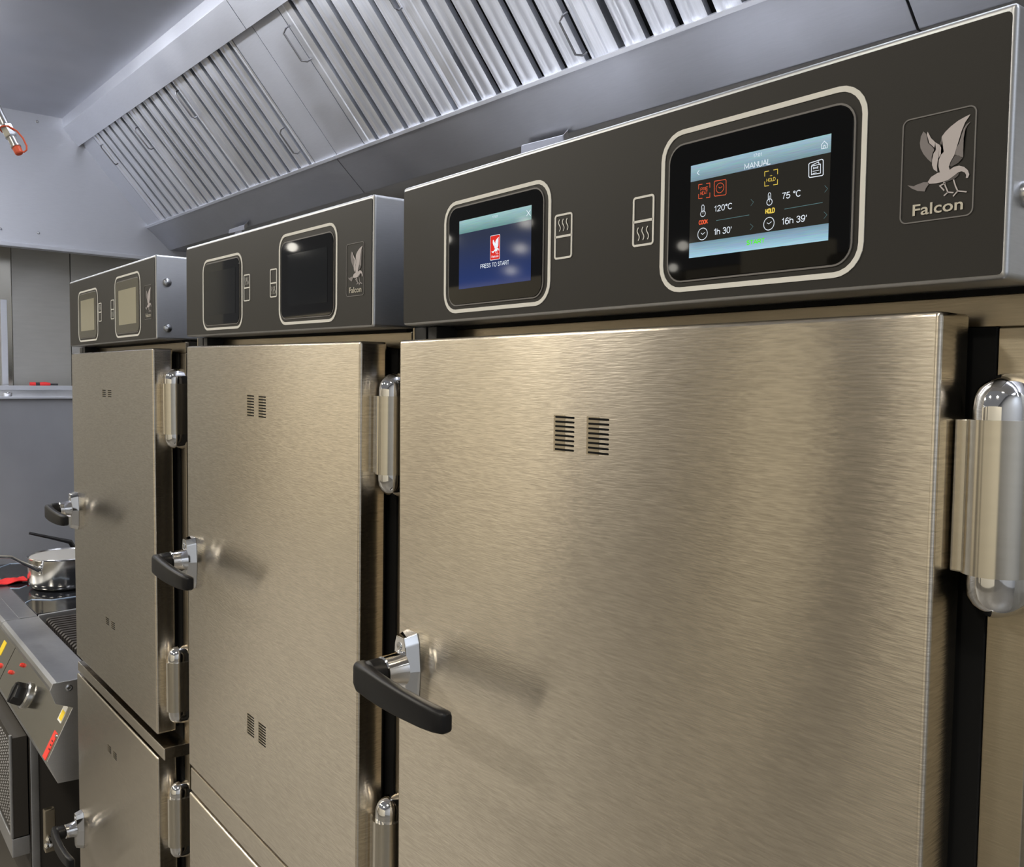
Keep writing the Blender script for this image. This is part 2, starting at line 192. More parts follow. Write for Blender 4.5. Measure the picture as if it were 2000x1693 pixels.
def rrect(x0, x1, z0, z1, r, n=6):
    out = []
    for cx, cz, a0 in ((x1-r, z1-r, 0), (x0+r, z1-r, 90), (x0+r, z0+r, 180), (x1-r, z0+r, 270)):
        for i in range(n+1):
            a = math.radians(a0+90*i/n); out.append((cx+r*math.cos(a), cz+r*math.sin(a)))
    return out
def slab(name, loop, y0, y1, mat, parent=None, bev=0.0):
    return prism(name, ([(x, y0, z) for x, z in loop], [(x, y1, z) for x, z in loop]), mat, parent, bev, 1)
def add_ring(bm, outer, inner, y0, y1):
    n = len(outer); L = [[bm.verts.new((x, y, z)) for x, z in lp] for lp, y in ((outer, y0), (inner, y0), (outer, y1), (inner, y1))]
    for i in range(n):
        j = (i+1) % n
        for a, b in ((0, 1), (0, 2), (1, 3)): bm.faces.new((L[a][i], L[a][j], L[b][j], L[b][i]))
def ring(name, box4, r, wd, y0, y1, mat, parent):
    bm = bmesh.new(); x0, x1, z0, z1 = box4
    add_ring(bm, rrect(x0, x1, z0, z1, r), rrect(x0+wd, x1-wd, z0+wd, z1-wd, max(r-wd, 0.0003)), y0, y1); return fin(bm, name, mat, parent)
def add_poly(bm, pts, y):
    f = bm.faces.new([bm.verts.new((x, y, z)) for x, z in pts]); return f
def add_stroke(bm, pts, wd, y):
    """flat mitred stroke in the xz plane at depth y"""
    n = len(pts); closed = n > 3 and (Vector(pts[0])-Vector(pts[-1])).length < 1e-6
    P = [Vector(p) for p in (pts[:-1] if closed else pts)]; n = len(P); A = []; B = []
    for i in range(n):
        p = P[i]; d0 = (p-P[i-1]) if (i > 0 or closed) else None; d1 = (P[(i+1) % n]-p) if (i < n-1 or closed) else None
        d0 = d0.normalized() if d0 is not None and d0.length > 1e-9 else None; d1 = d1.normalized() if d1 is not None and d1.length > 1e-9 else None
        d = (d0 or d1)+(d1 or d0); d = d.normalized() if d.length > 1e-6 else (d0 or d1)
        nn = Vector((-d.y, d.x)); k = 1.0/max(0.5, nn.dot(Vector((-(d1 or d0).y, (d1 or d0).x))))
        A.append(bm.verts.new((p.x+nn.x*wd/2*k, y, p.y+nn.y*wd/2*k))); B.append(bm.verts.new((p.x-nn.x*wd/2*k, y, p.y-nn.y*wd/2*k)))
    for i in range(n if closed else n-1):
        j = (i+1) % n; bm.faces.new((A[i], A[j], B[j], B[i]))
def tube(name, pts, rad, mat, parent=None, n=10, caps=True):
    P = [Vector(p) for p in pts]; bm = bmesh.new(); rings = []; R = rad if isinstance(rad, (list, tuple)) else [rad]*len(P)
    up = None
    for i, p in enumerate(P):
        t = (P[min(i+1, len(P)-1)]-P[max(i-1, 0)]).normalized()
        if up is None: up = t.orthogonal().normalized()
        up = (up-t*up.dot(t)).normalized(); s = t.cross(up)
        rings.append([bm.verts.new(p+(up*math.cos(2*math.pi*k/n)+s*math.sin(2*math.pi*k/n))*R[i]) for k in range(n)])
    for a, b in zip(rings, rings[1:]):
        for k in range(n): bm.faces.new((a[k], a[(k+1) % n], b[(k+1) % n], b[k]))
    if caps: bm.faces.new(rings[0]); bm.faces.new(rings[-1])
    return fin(bm, name, mat, parent, 40)
def lathe(name, prof, base, axis, mat, parent=None, n=24):
    """prof: (radius, height along axis)"""
    a = Vector(axis).normalized(); up = a.orthogonal().normalized(); s = a.cross(up); bm = bmesh.new(); rings = []
    for r, h in prof:
        c = Vector(base)+a*h
        rings.append([bm.verts.new(c+(up*math.cos(2*math.pi*k/n)+s*math.sin(2*math.pi*k/n))*max(r, 1e-5)) for k in range(n)])
    for p, q in zip(rings, rings[1:]):
        for k in range(n): bm.faces.new((p[k], p[(k+1) % n], q[(k+1) % n], q[k]))
    bm.faces.new(rings[0]); bm.faces.new(rings[-1])
    bmesh.ops.remove_doubles(bm, verts=bm.verts, dist=1e-5)
    return fin(bm, name, mat, parent, 35)
_tc = {}
def text_mesh(s, bold):
    if (s, bold) in _tc: return _tc[(s, bold)]
    cu = bpy.data.curves.new('t', 'FONT'); cu.body = s; cu.size = 1.0; cu.resolution_u = 3; cu.offset = 0.014 if bold else 0.0
    o = bpy.data.objects.new('t', cu); C.objects.link(o); bpy.context.view_layer.update()
    me = bpy.data.meshes.new_from_object(o.evaluated_get(bpy.context.evaluated_depsgraph_get()))
    bpy.data.objects.remove(o); bpy.data.curves.remove(cu); _tc[(s, bold)] = me; return me
def text(name, s, x, z, wd, h, y, mat, parent, bold=0, place=None):
    """lettering whose left end of the baseline is at (x, z), wd long, h = cap height"""
    src = text_mesh(s, bold); me = src.copy(); me.materials.clear()
    xs = [v.co.x for v in me.vertices]; x0, x1 = min(xs), max(xs); sx = wd/(x1-x0); sz = h/0.70
    for v in me.vertices:
        a, b = (v.co.x-x0)*sx, v.co.y*sz
        v.co = place(a, b) if place else Vector((x+a, y, z+b))
    return link(name, me, mat, parent)

def _arc(cx, cy, rx, ry, a0, a1, n=10): return [(cx+rx*math.cos(math.radians(a0+(a1-a0)*i/n)), cy+ry*math.sin(math.radians(a0+(a1-a0)*i/n))) for i in range(n+1)]
_el = lambda cx, cy, rx, ry: _arc(cx, cy, rx, ry, 0, 360, 16)
GLY = {'M': (0.82, [[(0, 0), (0, 1), (0.41, 0.2), (0.82, 1), (0.82, 0)]]), 'A': (0.74, [[(0, 0), (0.37, 1), (0.74, 0)], [(0.13, 0.33), (0.61, 0.33)]]), 'N': (0.66, [[(0, 0), (0, 1), (0.66, 0), (0.66, 1)]]),
 'U': (0.64, [[(0, 1)]+_arc(0.32, 0.32, 0.32, 0.32, 180, 360)+[(0.64, 1)]]), 'L': (0.50, [[(0, 1), (0, 0), (0.5, 0)]]), 'P': (0.60, [[(0, 0), (0, 1)]+_arc(0.36, 0.73, 0.24, 0.27, 90, -90)+[(0, 0.46)]]),
 'R': (0.66, [[(0, 0), (0, 1)]+_arc(0.38, 0.73, 0.24, 0.27, 90, -90)+[(0, 0.46)], [(0.38, 0.46), (0.66, 0)]]), 'E': (0.58, [[(0.58, 1), (0, 1), (0, 0), (0.58, 0)], [(0, 0.52), (0.52, 0.52)]]),
 'H': (0.64, [[(0, 0), (0, 1)], [(0.64, 0), (0.64, 1)], [(0, 0.52), (0.64, 0.52)]]), 'T': (0.62, [[(0, 1), (0.62, 1)], [(0.31, 1), (0.31, 0)]]), 'C': (0.70, [_arc(0.38, 0.5, 0.38, 0.5, 42, 318, 16)]), 'O': (0.76, [_el(0.38, 0.5, 0.38, 0.5)]),
 'K': (0.66, [[(0, 0), (0, 1)], [(0.62, 1), (0, 0.36)], [(0.22, 0.58), (0.66, 0)]]), 'D': (0.68, [[(0, 0), (0, 1)]+_arc(0.28, 0.5, 0.40, 0.5, 90, -90, 12)+[(0, 0)]]), 'V': (0.68, [[(0, 1), (0.34, 0), (0.68, 1)]]),
 'S': (0.60, [[(0.57, 0.78), (0.5, 0.93), (0.3, 1), (0.1, 0.93), (0.03, 0.76), (0.1, 0.6), (0.3, 0.52), (0.52, 0.43), (0.6, 0.26), (0.52, 0.08), (0.3, 0), (0.1, 0.06), (0, 0.24)]]),
 '0': (0.54, [_el(0.27, 0.5, 0.27, 0.5)]), '1': (0.42, [[(0.06, 0.76), (0.2, 0.84), (0.30, 1), (0.30, 0)]]), '2': (0.56, [[(0.02, 0.72), (0.06, 0.88), (0.27, 1), (0.48, 0.9), (0.54, 0.72), (0.45, 0.5), (0, 0), (0.56, 0)]]),
 '3': (0.56, [[(0.02, 0.78), (0.1, 0.94), (0.27, 1), (0.45, 0.92), (0.51, 0.76), (0.44, 0.6), (0.24, 0.54), (0.46, 0.46), (0.55, 0.28), (0.46, 0.08), (0.26, 0), (0.08, 0.06), (0, 0.22)]]), '5': (0.56, [[(0.5, 1), (0.1, 1), (0.04, 0.5), (0.28, 0.63), (0.5, 0.53), (0.56, 0.32), (0.47, 0.1), (0.27, 0), (0.08, 0.06), (0, 0.2)]]),
 '6': (0.56, [[(0.5, 0.84), (0.4, 0.96), (0.28, 1), (0.11, 0.87), (0.02, 0.5), (0.02, 0.31)], _el(0.28, 0.31, 0.26, 0.31)]), '7': (0.54, [[(0, 1), (0.54, 1), (0.3, 0.5), (0.2, 0)]]), '9': (0.56, [_el(0.28, 0.69, 0.26, 0.31), [(0.54, 0.69), (0.54, 0.45), (0.42, 0.1), (0.26, 0), (0.1, 0.05), (0.03, 0.17)]]),
 'h': (0.50, [[(0, 0), (0, 1)], _arc(0.25, 0.42, 0.25, 0.26, 170, 0)+[(0.50, 0)]]), ':': (0.12, [[(0.06, 0.58), (0.06, 0.70)], [(0.06, 0.0), (0.06, 0.12)]]), "'": (0.10, [[(0.06, 1), (0.03, 0.68)]]), '°': (0.28, [_el(0.14, 0.86, 0.13, 0.13)]), '+': (0.56, [[(0, 0.4), (0.56, 0.4)], [(0.28, 0.1), (0.28, 0.7)]]), ' ': (0.24, [])}
def screen_text(name, s, x, z, wd, h, y, mat, parent, bold=0):
    """plain sans lettering drawn with even strokes"""
    adv = 0.17; nat = sum(GLY[c][0] for c in s)+adv*(len(s)-1); sw = (0.20 if bold else 0.115)*h; k = (wd-sw)/nat; bm = bmesh.new(); p = 0.0
    for c in s:
        g = GLY[c]
        for st in g[1]: add_stroke(bm, [(x+sw/2+(p+a)*k, z+sw/2+b*(h-sw)) for a, b in st], sw, y)
        p += g[0]+adv
    return fin(bm, name, mat, parent)
# ---------------------------------------------------------------- the setting
tag(box('floor', -45, 6, -30, 2.2, -0.1, 0.0, 'floor_tile'), kind='structure')
def wallbox(name, x0, x1, y0, y1, z0, z1, mat, parent=None): 
    o = box(name, x0, x1, y0, y1, z0, z1, mat, parent)
    if not parent: o['kind'] = 'structure'
    return o
def hbox(name, x0, x1, y0, y1, z0, z1, mat, parent=None, bev=0.0, seg=2):      # a box in the hood frame, z above the floor
    bm = bmesh.new(); vs = add_box(bm, x0, x1, y0, y1, z0, z1)
    if bev: bmesh.ops.bevel(bm, geom=list(bm.edges), offset=bev, segments=seg, affect='EDGES', profile=0.6)
    for v in bm.verts: v.co = EX*v.co.x + EY*v.co.y + EZ*v.co.z
    return wn(fin(bm, name, mat, parent, 40 if bev else None), bev)
wb = hbox('wall_back', -4.2, 4.0, 1.10, 1.2, 0, 3.2, 'wall_steel'); tag(wb, kind='structure')
# steel clad wall behind the range, seen under the hood's end panel
wl = wallbox('wall_left', -3.80, -3.72, -1.2, 1.2, 0, 3.2, 'wall_steel')
n = Vector((1, 0, 0))
ya = pix(22, 620, n, (-3.72, 0, 0)).y; yb = pix(137, 620, n, (-3.72, 0, 0)).y
box('cladding_panel', -3.72, -3.705, ya+0.002, yb-0.002, 0.9, 3.1, 'wall_steel', wl, 0.002)
box('cladding_panel', -3.72, -3.705, yb+0.002, yb+0.6, 0.9, 3.1, 'wall_steel', wl, 0.002)
box('cladding_panel', -3.72, -3.69, ya-0.6, ya-0.002, 0.9, 3.1, 'fascia_steel', wl, 0.002)
box('corner_strip', -3.69, -3.66, ya-0.05, ya-0.025, 0.9, pix(12, 585, n, (-3.66, 0, 0)).z, 'hood_steel', wl, 0.002)
# hall across the aisle, with unseen panels added to streak the door reflections
wf = wallbox('wall_front', -45, 6, -30.1, -30.0, 0, 6.5, 'hall_grey')
for x0, x1, mt, h in ((-24, -14.6, 'hall_cream', 2.3), (-14.5, -11.1, 'hall_mid', 2.4), (-11.0, -9.1, 'hall_cream', 2.4), (-9.0, -7.5, 'hall_cream', 2.5), (-7.45, -6.75, 'hall_mid', 2.5), (-6.7, -4.85, 'hall_cream', 2.5), (-4.8, -3.6, 'hall_dark', 2.4), (-3.55, -3.1, 'hall_mid', 2.4), (-3.07, -2.42, 'hall_cream', 2.5), (-2.4, -1.98, 'hall_dark', 2.4), (-1.95, 3, 'hall_cream', 2.5)):
    box('reflection_panel', x0, x1, -4.6, -4.5, 0.0, h, mt, wf)
wallbox('wall_right', 5.9, 6.0, -30.0, 2.2, 0, 6.5, 'hall_white')

# ---------------------------------------------------------------- extraction hood
HL, HR = -3.40, 1.90
hood = empty('extraction_hood', hp(HL, 0.9, 0.33)); hood['label'] = 'long stainless extraction hood above the row of ovens'; hood['category'] = 'extraction hood'
def hpart(name, prof, x0, x1, mat, bev=0.0):
    """a length of folded sheet: closed (y, z) profile in the hood frame from x0 to x1"""
    inv = Matrix.Translation(-hood.location)
    o = prism(name, ([inv @ hp(x0, y, z) for y, z in prof], [inv @ hp(x1, y, z) for y, z in prof]), mat, hood, bev, 2); return o
hpart('roof_panel', [(-0.75, 0.887), (0.53, 0.885), (0.53, 0.90), (-0.75, 0.902)], HL, HR, 'hood_dull_steel')
SEAMS = [(HL, -1.683), (-1.679, 0.06), (0.064, HR)]
for x0, x1 in SEAMS:
    hpart('front_bar', [(0.5045, 0.885), (0.5078, 0.8455), (0.5669, 0.7782), (0.5690, 0.7800), (0.5110, 0.8470), (0.508, 0.885)], x0, x1, 'hood_steel', 0.0006)
    hpart('grease_trough', [(0.846, 0.4715), (0.8546, 0.4640), (0.9467, 0.3788), (1.09, 0.3788), (1.09, 0.46), (0.868, 0.478)], x0, x1, 'trough_shaded_steel', 0.002)
    hpart('trough_lip', [(0.842, 0.474), (0.8475, 0.4665), (0.868, 0.4800), (0.862, 0.487)], x0, x1, 'hood_steel', 0.001)
hpart('end_panel', [(-0.75, 0.356), (1.09, 0.338), (1.09, 0.89), (-0.75, 0.89)], HL-0.012, HL, 'hood_steel')
hpart('end_lip', [(-0.75, 0.340), (1.09, 0.322), (1.09, 0.339), (-0.75, 0.357)], HL-0.03, HL+0.022, 'hood_steel', 0.003)
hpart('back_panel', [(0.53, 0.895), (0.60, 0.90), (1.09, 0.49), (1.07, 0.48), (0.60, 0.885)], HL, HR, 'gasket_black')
for u, v in ((72.7, 237.5), (75, 455), (1, 447)):
    p = pix(u, v, EX, hp(HL, 0, 0)); lathe('rivet', [(0.006, 0), (0.006, 0.002), (0.003, 0.005), (0, 0.0055)], p-hood.location, EX, 'zinc', hood, 10)
# plane of the filter bank
FA = Vector((0.5983, 0.7749)); FB = Vector((0.8569, 0.4744)); FD = (FB-FA).normalized(); FN = Vector((FD.y, -FD.x))   # FN faces down and forward
if FN.y > 0: FN = -FN
def fp(x, s, d=0.0): q = FA+FD*s+FN*d; return hp(x, q.x, q.y)     # x along hood, s down the slope, d towards the room
FLEN = 0.405
def fpart(name, x0, x1, s0, s1, d0, d1, mat, parent, bev=0.0):
    inv = Matrix.Translation(-parent.location)
    a = [inv @ fp(x, s, d0) for x, s in ((x0, s0), (x1, s0), (x1, s1), (x0, s1))]; b = [inv @ fp(x, s, d1) for x, s in ((x0, s0), (x1, s0), (x1, s1), (x0, s1))]
    return prism(name, (a, b), mat, parent, bev, 1)
fpart('filler_strip', HL, -3.245, -0.04, FLEN, -0.012, 0.001, 'hood_steel', hood)
fpart('filler_panel', -1.815, -1.681, -0.04, FLEN, -0.012, 0.001, 'hood_steel', hood)
fpart('filler_panel', -1.678, -1.520, -0.04, FLEN, -0.012, 0.001, 'hood_steel', hood)
fpart('filler_panel', -0.102, HR, -0.04, FLEN, -0.012, 0.001, 'hood_steel', hood)
# small folded brackets on the trough
TN = Vector((0, -0.7018, -0.7124))
def tr(u, v): return pix(u, v, EY*TN.y+EZ*TN.z, hp(0, 0.9, 0.4244))
for pts, stub in ((((1027, 291), (1028, 274), (1110, 253), (1111, 268)), False), (((454, 449), (455, 442), (485, 432), (485, 441)), True)):
    q = [tr(*p)-hood.location for p in pts]; nn = (EY*TN.y+EZ*TN.z)*0.022
    prism('trough_bracket', ([p+nn for p in q], [p+nn*0.86 for p in q]), 'clip_grey', hood)  # paler colour paints in the light these faces catch
    prism('bracket_return', ([q[2]+nn, q[3]+nn, q[3], q[2]], [p-EX*0.003 for p in (q[2]+nn, q[3]+nn, q[3], q[2])]), 'hood_dull_steel', hood)
    if stub:
        q = [tr(*p)-hood.location for p in ((466, 446), (479, 442), (478, 449), (464, 454))]
        prism('bracket_tab', ([p+nn*0.9 for p in q], [p+nn*0.8 for p in q]), 'clip_grey', hood)
# ---------------------------------------------------------------- baffle filters, each a thing
def wire(name, x, s0, s1, out, lean, parent):
    inv = Matrix.Translation(-parent.location)
    pts = [(x, s0, 0.004), (x+lean*0.3, s0, out*0.7), (x+lean, s0+0.008, out), (x+lean, s1-0.008, out), (x+lean*0.3, s1, out*0.7), (x, s1, 0.004)]
    return tube(name, [inv @ fp(*p) for p in pts], 0.0026, 'wire_grey', parent, 8)
FL = [(-3.240, 'baffle grease filter next to the hood end panel', ((0.045, 0.02, 0.11, 0.010), (0.455, 0.035, 0.125, 0.0))),
      (-2.768, 'baffle grease filter between two others left of the plain filler panel', ((0.460, 0.01, 0.107, 0.0),)),
      (-2.293, 'baffle grease filter with low wire handle touching the plain filler panel', ((0.445, 0.255, 0.34, -0.012),)),
      (-1.515, 'baffle grease filter with brownish frame right after the plain filler panel', ((0.010, 0.028, 0.125, -0.02), (0.462, 0.03, 0.125, 0.0))),
      (-1.043, 'baffle grease filter with large low wire handle above the lit oven', ((0.450, 0.283, 0.371, -0.014),)),
      (-0.572, 'baffle grease filter at the open end of the bank above the lit oven', ((0.455, 0.04, 0.13, 0.0),))]
FW_ = 0.468
for x0, lab, hands in FL:
    f = empty('baffle_filter', fp(x0+FW_/2, FLEN, 0)); tag(f, lab, 'filter', 'baffle filters in the hood')
    ed = 0.066
    for k in range(5):
        g = x0+ed+0.0755*k
        # each baffle is a shallow folded channel with ribs
        inv = Matrix.Translation(-f.location); a0, a1 = g+0.0205/2, g+0.0755-0.0205/2
        pr_ = [(a0, -0.014), (a0, 0.0), (a0+0.008, 0.0025), (a0+0.016, 0.0025), (a0+0.018, 0.0012), (a0+0.026, 0.0012), (a0+0.028, 0.0025), (a1-0.008, 0.0025), (a1, 0.0), (a1, -0.014)]
        prism('baffle', ([inv @ fp(x, -0.034, d) for x, d in pr_], [inv @ fp(x, FLEN-0.010, d) for x, d in pr_]), 'filter_steel', f)
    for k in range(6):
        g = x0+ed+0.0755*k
        fpart('rear_baffle', g-0.022, g+0.022, -0.034, FLEN-0.01, -0.034, -0.028, 'rear_shaded', f)  # near-black colour paints the shade of the gaps onto the rear baffles
    for a0, a1 in ((x0, x0+ed-0.0205/2), (x0+ed+0.0755*5+0.0205/2, x0+FW_)):
        w_ = a1-a0
        prism('side_frame', ([Matrix.Translation(-f.location) @ fp(x, -0.04, d) for x, d in ((a0, -0.03), (a0, 0.0015), (a0+w_*0.45, 0.0015), (a0+w_*0.5, -0.001), (a1-0.006, 0.0005), (a1, -0.002), (a1, -0.03))],
                              [Matrix.Translation(-f.location) @ fp(x, FLEN, d) for x, d in ((a0, -0.03), (a0, 0.0015), (a0+w_*0.45, 0.0015), (a0+w_*0.5, -0.001), (a1-0.006, 0.0005), (a1, -0.002), (a1, -0.03))]), 'filter_steel', f)
    fpart('end_frame', x0, x0+FW_, FLEN-0.010, FLEN, -0.03, 0.003, 'filter_steel', f); fpart('end_frame', x0, x0+FW_, -0.042, -0.034, -0.03, 0.003, 'filter_steel', f)
    for hx, s0, s1, lean in hands: wire('wire_handle', x0+hx, s0, s1, 0.022, lean, f)
# ---------------------------------------------------------------- cook and hold ovens
H = 0.1408; XL_, WD, YD, TD = -0.0151, 0.5791, 0.0046, 0.0347
def bird_mesh(fx, fz, y, red=False):
    """the bird emblem as flat pieces; fx, fz map panel coordinates"""
    bm = bmesh.new(); i = 0
    for k, key in enumerate(('mid', 'light', 'dark')):
        for poly in DATA['bird'][key]:
            f = add_poly(bm, [(fx(x), fz(z)) for x, z in poly], y-0.00002*k); f.material_index = 0 if red else k
    n0 = len(bm.faces)
    for l in DATA['legs']: add_stroke(bm, [(fx(x), fz(z)) for x, z in l], 0.0007*abs(fx(1)-fx(0)), y-0.00006)
    bm.faces.ensure_lookup_table()
    for f in list(bm.faces)[n0:]: f.material_index = 0 if red else 1
    bmesh.ops.triangulate(bm, faces=[f for f in bm.faces if len(f.verts) > 4])
    return bm
def strokes(name, items, y, parent):
    cols = sorted({c for c, w_, p in items}); bm = bmesh.new()
    for c, w_, p in items:
        n0 = len(bm.faces); add_stroke(bm, [tuple(q) for q in p], w_*0.68, y); bm.faces.ensure_lookup_table()
        for f in list(bm.faces)[n0:]: f.material_index = cols.index(c)
    return fin(bm, name, ['lit_'+c for c in cols], parent)
def zone_icon(root, x0, x1, z0, z1, hot_top, y):
    o = ring('zone_icon', (x0, x1, z0, z1), 0.0028, 0.0016, y, y+0.0006, 'print_cream', root)
    zm = (z0+z1)/2; box('divider', x0+0.001, x1-0.001, y, y+0.0006, zm-0.0009, zm+0.0009, 'print_cream', o)
    bm = bmesh.new(); zc = (zm+z1)/2 if hot_top else (zm+z0)/2
    for k in (-1, 0, 1):
        xc = (x0+x1)/2+k*0.0047
        add_stroke(bm, [(xc+0.0011*math.sin(t*2*math.pi), zc-0.0048+0.0096*t) for t in [i/12 for i in range(13)]], 0.0008, y)
    fin(bm, 'heat_waves', 'print_cream', o)
def make_hinge(root, z0, z1, zs0, zs1):
    """rising hinge: D-shaped sleeve with a leaf against the door, chrome domed ends"""
    hg = empty('hinge', (0.589, 0.03, z0)); hg.parent = root; off = Vector((0.589, 0.03, z0))
    def dprof(k, sh=0.0):
        cx, r = 0.5855, 0.0165*k; yb, yc = 0.056, 0.034
        out = [(cx+r, yb)]+[(cx+r*math.cos(a), yc-r*1.05*math.sin(a)) for a in [math.pi*i/12 for i in range(13)]]+[(cx-r, yb)]
        return out
    P = lambda pts, z: [Vector((x, y, z))-off for x, y in pts]
    prism('sleeve', (P(dprof(1.10), zs0), P(dprof(1.10), zs1)), 'hinge_steel', hg)
    lf = [(0.5642, 0.024), (0.5665, 0.0205), (0.578, 0.0205), (0.578, 0.045), (0.5642, 0.045)]
    prism('leaf', (P(lf, zs0), P(lf, zs1)), 'hinge_steel', hg, 0.0012)
    for za, zb in ((zs1, z1), (zs0, z0)):
        bm = bmesh.new(); rings = []; hgt = zb-za
        for t in [0, 0.25, 0.5, 0.68, 0.82, 0.92, 0.98, 1.0]:
            k = 0.92*math.sqrt(max(0.02, 1-max(0, (t-0.25)/0.75)**2.2)); yc = 0.03
            rings.append([bm.verts.new(Vector((0.5855+(x-0.5855)*k, 0.056+(y-0.056)*(0.45+0.55*k), za+hgt*t))-off) for x, y in dprof(1.0)])
        m_ = len(rings[0])
        for a, b in zip(rings, rings[1:]):
            for i in range(m_): bm.faces.new((a[i], a[(i+1) % m_], b[(i+1) % m_], b[i]))
        bm.faces.new(rings[0]); bm.faces.new(rings[-1]); fin(bm, 'hinge_cap', 'chrome', hg, 40)
def make_handle(root, zc):
    """latch plate, conical boss and black lever standing off the door"""
    d = zc+0.5010
    hd = empty('door_handle', (0.013, YD, zc)); hd.parent = root; off = Vector((0.013, YD, zc))
    V = lambda x, y, z: Vector((x, y, z+d))-off
    back = [(0.0, -0.470), (0.004, -0.460), (0.024, -0.460), (0.028, -0.470), (0.031, -0.500), (0.028, -0.535), (0.023, -0.544), (0.005, -0.544), (0.0, -0.535), (-0.003, -0.500)]
    frnt = [(0.003, -0.473), (0.006, -0.464), (0.021, -0.464), (0.024, -0.473), (0.026, -0.500), (0.024, -0.530), (0.020, -0.539), (0.007, -0.539), (0.003, -0.530), (0.001, -0.500)]
    prism('latch_plate', ([V(x, -0.0105, z) for x, z in frnt], [V(x, YD, z) for x, z in back]), 'chrome', hd, 0.0012)
    lathe('screw', [(0.0045, 0), (0.0042, 0.0012), (0.002, 0.0014), (0, 0.0003)], V(0.0125, -0.0103, -0.474), (0, -1, 0), 'zinc', hd, 14)
    lathe('boss', [(0.0185, 0), (0.0172, 0.005), (0.0158, 0.013), (0.0155, 0.0215), (0.0135, 0.023)], V(0.0150, -0.010, -0.4965), (0, -1, 0), 'chrome', hd, 24)
    lathe('lever_root', [(0.0142, 0), (0.0148, 0.003), (0.0140, 0.014), (0.010, 0.018)], V(0.0150, -0.0335, -0.4965), (0, -1, 0), 'lever_black', hd, 20)
    # lever: section swept along x, curved forward, deep at the latch end
    secs = [(-0.0055, -0.0440, 0.0050, 0.0105), (-0.003, -0.0475, 0.0085, 0.0135), (0.008, -0.0510, 0.0085, 0.0152), (0.03, -0.0540, 0.0065, 0.0153), (0.06, -0.0562, 0.0060, 0.0146), (0.095, -0.0565, 0.0060, 0.0135), (0.128, -0.0550, 0.0062, 0.0124), (0.147, -0.0525, 0.0066, 0.0114), (0.1575, -0.0500, 0.0062, 0.0102), (0.1605, -0.0492, 0.0040, 0.0080)]
    bm = bmesh.new(); rings = []
    for x, y, hy, hz in secs:
        zc_ = -0.5000-0.024*max(0, x)**1.0*0.45
        lp = rrect(-hy, hy, -hz, hz, min(hy, hz)*0.62, 3)
        rings.append([bm.verts.new(V(x, y+a, zc_+b)) for a, b in lp])
    m_ = len(rings[0])
    for a, b in zip(rings, rings[1:]):
        for i in range(m_): bm.faces.new((a[i], a[(i+1) % m_], b[(i+1) % m_], b[i]))
    bm.faces.new(rings[0]); bm.faces.new(rings[-1]); fin(bm, 'lever', 'lever_black', hd, 45)
def make_door(root, ztop, zbot, vents, rows=8):
    dr = empty('oven_door', (XL_, YD+TD, zbot)); dr.parent = root; off = Vector((XL_, YD+TD, zbot))
    o = box('door_skin', 0, WD, -TD, 0, 0, ztop-zbot, 'door_steel', dr, 0.0034, 3)
    for vz in vents:
        for vx in (0.2385, 0.2792):
            bm = bmesh.new()
            for k in range(rows):
                z = vz-k*0.00387
                lp = rrect(vx-XL_, vx+0.0237-XL_, z-zbot-0.00085, z-zbot+0.00085, 0.0008, 3)
                bm.faces.new([bm.verts.new((x, -TD-0.00025, q)) for x, q in lp])
            fin(bm, 'vent_slots', 'gasket_black', dr)
            box('vent_backing', vx-XL_-0.002, vx-XL_+0.0125, -TD-0.00012, -TD+0.001, vz-zbot-0.00387*(rows-1)-0.0018, vz-zbot+0.0018, 'body_steel', dr)
